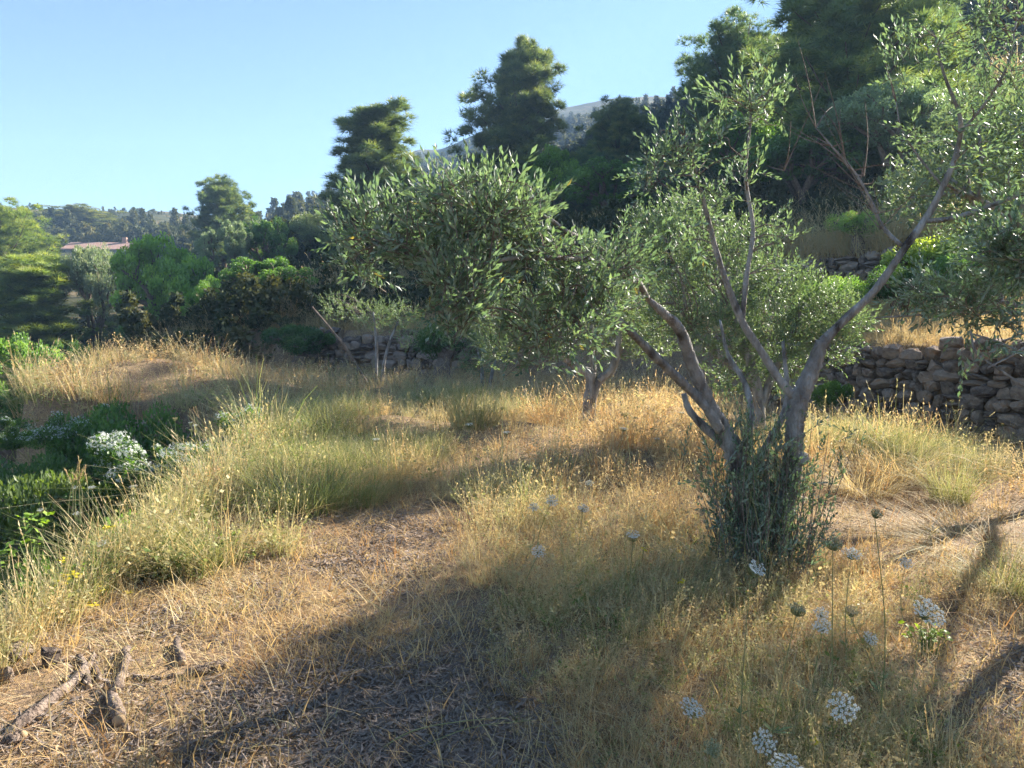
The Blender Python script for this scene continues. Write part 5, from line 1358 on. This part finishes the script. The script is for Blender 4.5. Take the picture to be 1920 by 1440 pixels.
flower_bush('pale blossomed bush at the dark gully left picture edge', 25, 810, 13, 90, 60, 4, .5)
flower_bush('grey-white flowering bush at the stone face right end', 455, 800, 9.5, 80, 80, 5, .5)

# big-leaved plants
def leafy(lab, px, py, Y, wpx, hpx, n, L, seed, color):
    r = np.random.default_rng(seed); s = Y / FPX; c = W(px, py + hpx / 2, Y); b = np.array([c[0], c[1], c[2]])
    root = thing('leafy_plant', lab, 'plant', b); st = MB()
    unit = MB()
    ring = [(math.sin(t) * .5 * (1 + .18 * math.cos(5 * t)), .06 * math.sin(3 * t), .5 - .5 * math.cos(t)) for t in np.linspace(0, 2 * math.pi, 11)[:-1]]
    unit.add([(0, 0, .5)] + ring, None, [[0, 1 + k, 1 + (k + 1) % 10] for k in range(10)], a=.85)
    me = unit.build('broad_leaf', M_BROAD)
    for k in range(n):
        p = np.array([r.uniform(-.5, .5) * wpx * s, r.uniform(-.3, .3) * wpx * s, r.uniform(.15, 1) * hpx * s])
        C = catmull([np.array([p[0] * .3, p[1] * .3, -.15]), p * [.7, .7, .6], p], 3); st.add(*tube(C, .0018, 3, cap=False)[:2], a=.1)
        o = link('leaf', me, root, p, color=color); q = L * r.uniform(.6, 1.2); o.scale = (q, q, q); o.rotation_euler = (r.uniform(.6, 2.2), r.uniform(-.6, .6), r.uniform(0, 6.28))
    link('stems', st.build('stems', M_STEM), root)
leafy('bright green broad-leaved vine shoot at the left picture edge', 62, 1000, 4.4, 60, 85, 34, .045, 1, (1.9, 2.0, 1.0))
leafy('low bright green broad-leaved shoot under the vine at the left edge', 14, 1045, 4.2, 50, 50, 20, .045, 2, (1.9, 2.0, 1.0))
for k_, (lab, px, py, Y_, w_, h_, n_) in enumerate([('leafy green weed on the edge right below the cream round umbel', 195, 1060, 4.5, 80, 50, 46), ('leafy green weed in front of the green edge bush', 300, 1010, 5.4, 90, 50, 52), ('leafy green weed at the right end of the green edge bush', 395, 985, 5.9, 80, 45, 46),
                                                  ('leafy weed between the vine and the yellow flowers', 120, 1085, 4.2, 80, 55, 46), ('leafy green weed above the loose edge stones', 60, 1115, 4.0, 80, 55, 40), ('small green rosette left of the log pile in the corner', 95, 1345, 3.0, 70, 40, 26)]):
    leafy(lab, px, py, Y_, w_, h_, n_, .026, 20 + k_, (1.6, 1.7, 1.1))
leafy('low yellow-green leafy weed under the wide flat umbel', 1738, 1190, 3.6, 90, 40, 44, .028, 3, (2.0, 1.9, 1.0))

# countable grass tussocks
def tussock(lab, px, py, h, rad, n, tint, seed, lean=.55):
    g = G(px, py); b = np.array([g[0], g[1], hz1(g[0], g[1])])
    V, Q, A, mi = blades(n, h, rad, lean, .0036 * max(1, g[1] / 6), seed, segs=4, arch=.85)
    o = link('grass_tussock', mesh('tussock', V, [Q], M_GRASS_N, {'tint': np.clip(tint + (A - .5) * .22, 0, 1)}), None, b)
    tag(o, lab, 'tussock')
tussock('upright yellow-green grass tussock on the right in front of the stone wall', 1780, 940, .42, .16, 420, .30, 1, .35)
tussock('green arching tussock cut off by the right picture edge', 1895, 1110, .34, .15, 420, .26, 2, .7)
tussock('large bright green grass tussock on the left of the terrace slope', 560, 955, .44, .34, 900, .18, 3, .5)
tussock('green grass tussock right of the large one, above the path', 660, 945, .36, .26, 600, .2, 4, .55)
tussock('long green-yellow tussock further up the left slope', 620, 820, .5, .35, 600, .24, 5, .6)
tussock('pale yellow-green tussock in the middle meadow', 890, 800, .55, .3, 500, .34, 6, .3)
tussock('flattened pale straw tussock right of the main trunk', 1620, 925, .45, .25, 520, .56, 7, 1.0)
tussock('bleached flattened hay clump on the right clearing', 1810, 1020, .30, .3, 420, .56, 8, 2.0)
tussock('brownish dry tussock between the trunk and the yellow-green one', 1690, 900, .42, .25, 420, .62, 9, .8)

# dry stalks
def dry_stalk(lab, pts, Y, head=10, group=None, rad=.0024, tint=.75):
    P = [W(px, py, Y + dy) for px, py, dy in pts]
    b = P[0].copy(); C = catmull([p - b for p in P], 5); mb = MB(); mb.add(*tube(C, np.linspace(rad, rad * .5, len(C)), 4, cap=False)[:2], a=tint)
    root = thing('dry_stalk', lab, 'stalk', b, 0, group); link('stem', mb.build('stem', M_STEM), root)
    if head:
        hd = MB()
        for k in range(head * 3):
            p = C[-1] - (C[-1] - C[-4]) * fr.uniform(0, 1.2); d = (C[-1] - C[-2]); d = d / np.linalg.norm(d) * .02 + fr.normal(0, .006, 3); sd = np.cross(d, fr.normal(size=3)); sd = sd / np.linalg.norm(sd) * .0022
            hd.add([p, p + d * .5 + sd, p + d, p + d * .5 - sd], [[0, 1, 2, 3]], a=fr.uniform(.3, 1))
        link('seed_head', hd.build('seed_head', M_BRACT_N), root)
for k in range(9):
    x = fr.uniform(112, 172); dry_stalk('pinkish dry grass plume in the upright clump above the dark edge bush', [(x + fr.normal(0, 6), 985, 0), (x, 920, 0), (x + fr.normal(0, 14), fr.uniform(855, 890), 0)], 5.6, 14, 'dry plumes at the edge', .003)
dry_stalk('bent pale dry stalk arching over the near edge stones', [(100, 1120, 0), (140, 1098, 0), (180, 1082, 0), (212, 1072, 0)], 4.0, 4)
dry_stalk('thin bleached stalk leaning right at the bottom of the grey litter', [(480, 1395, 0), (462, 1350, 0), (436, 1300, 0)], 2.9, 0)
dry_stalk('long pale straw lying across the grey litter', [(690, 1422, 0), (770, 1372, 0), (870, 1352, .05), (950, 1346, .1)], 2.75, 6, None, .003)
dry_stalk('second pale straw lying above the bottom edge', [(780, 1405, 0), (880, 1365, 0), (1000, 1350, 0)], 2.75, 5)
dry_stalk('drooping dry grass head left of the shaded soil patch', [(262, 1440, 0), (275, 1340, 0), (310, 1310, 0), (325, 1362, 0)], 2.85, 16)
dry_stalk('upright dry grass ear beside the drooping one', [(392, 1440, 0), (384, 1380, 0), (380, 1335, 0)], 2.8, 18)
dry_stalk('tall bare stalk rising before the leaning dead branch', [(1765, 470, 0), (1770, 420, 0), (1768, 380, 0)], 14, 5)
for k in range(7):
    x = 1395 + k * 26 + fr.normal(0, 8); dry_stalk('grey dry stalk standing before the dark suckers of the nearest olive', [(x + fr.normal(0, 14), 1130, 0), (x, 1020, 0), (x + fr.normal(0, 18), fr.uniform(900, 960), 0)], 4.2, 0, 'stalks before the suckers', .0022, .6)

# ------------------------------------------------------------------ haze
m, t, o = nt('valley_haze')
pv = t.nodes.new('ShaderNodeVolumePrincipled')
pv.inputs['Color'].default_value = (.42, .66, 1.0, 1); pv.inputs['Density'].default_value = .0008; pv.inputs['Anisotropy'].default_value = .1
t.links.new(pv.outputs[0], o.inputs['Volume'])
zs = [v.co.z for v in bpy.data.meshes['ground'].vertices]
x, y0, z0, z1 = 550, 550, min(zs) - 1.0, max(zs) + 12.0
V = [(a, b, c) for a in (-x, x) for b in (-y0, y0) for c in (z0, z1)]
hb = link('haze', mesh('haze', V, [np.array([[0, 1, 3, 2], [4, 6, 7, 5], [0, 4, 5, 1], [2, 3, 7, 6], [0, 2, 6, 4], [1, 5, 7, 3]])], m), kind='stuff')
hb['label'] = 'thin blue haze filling the valley air'; hb['category'] = 'haze'
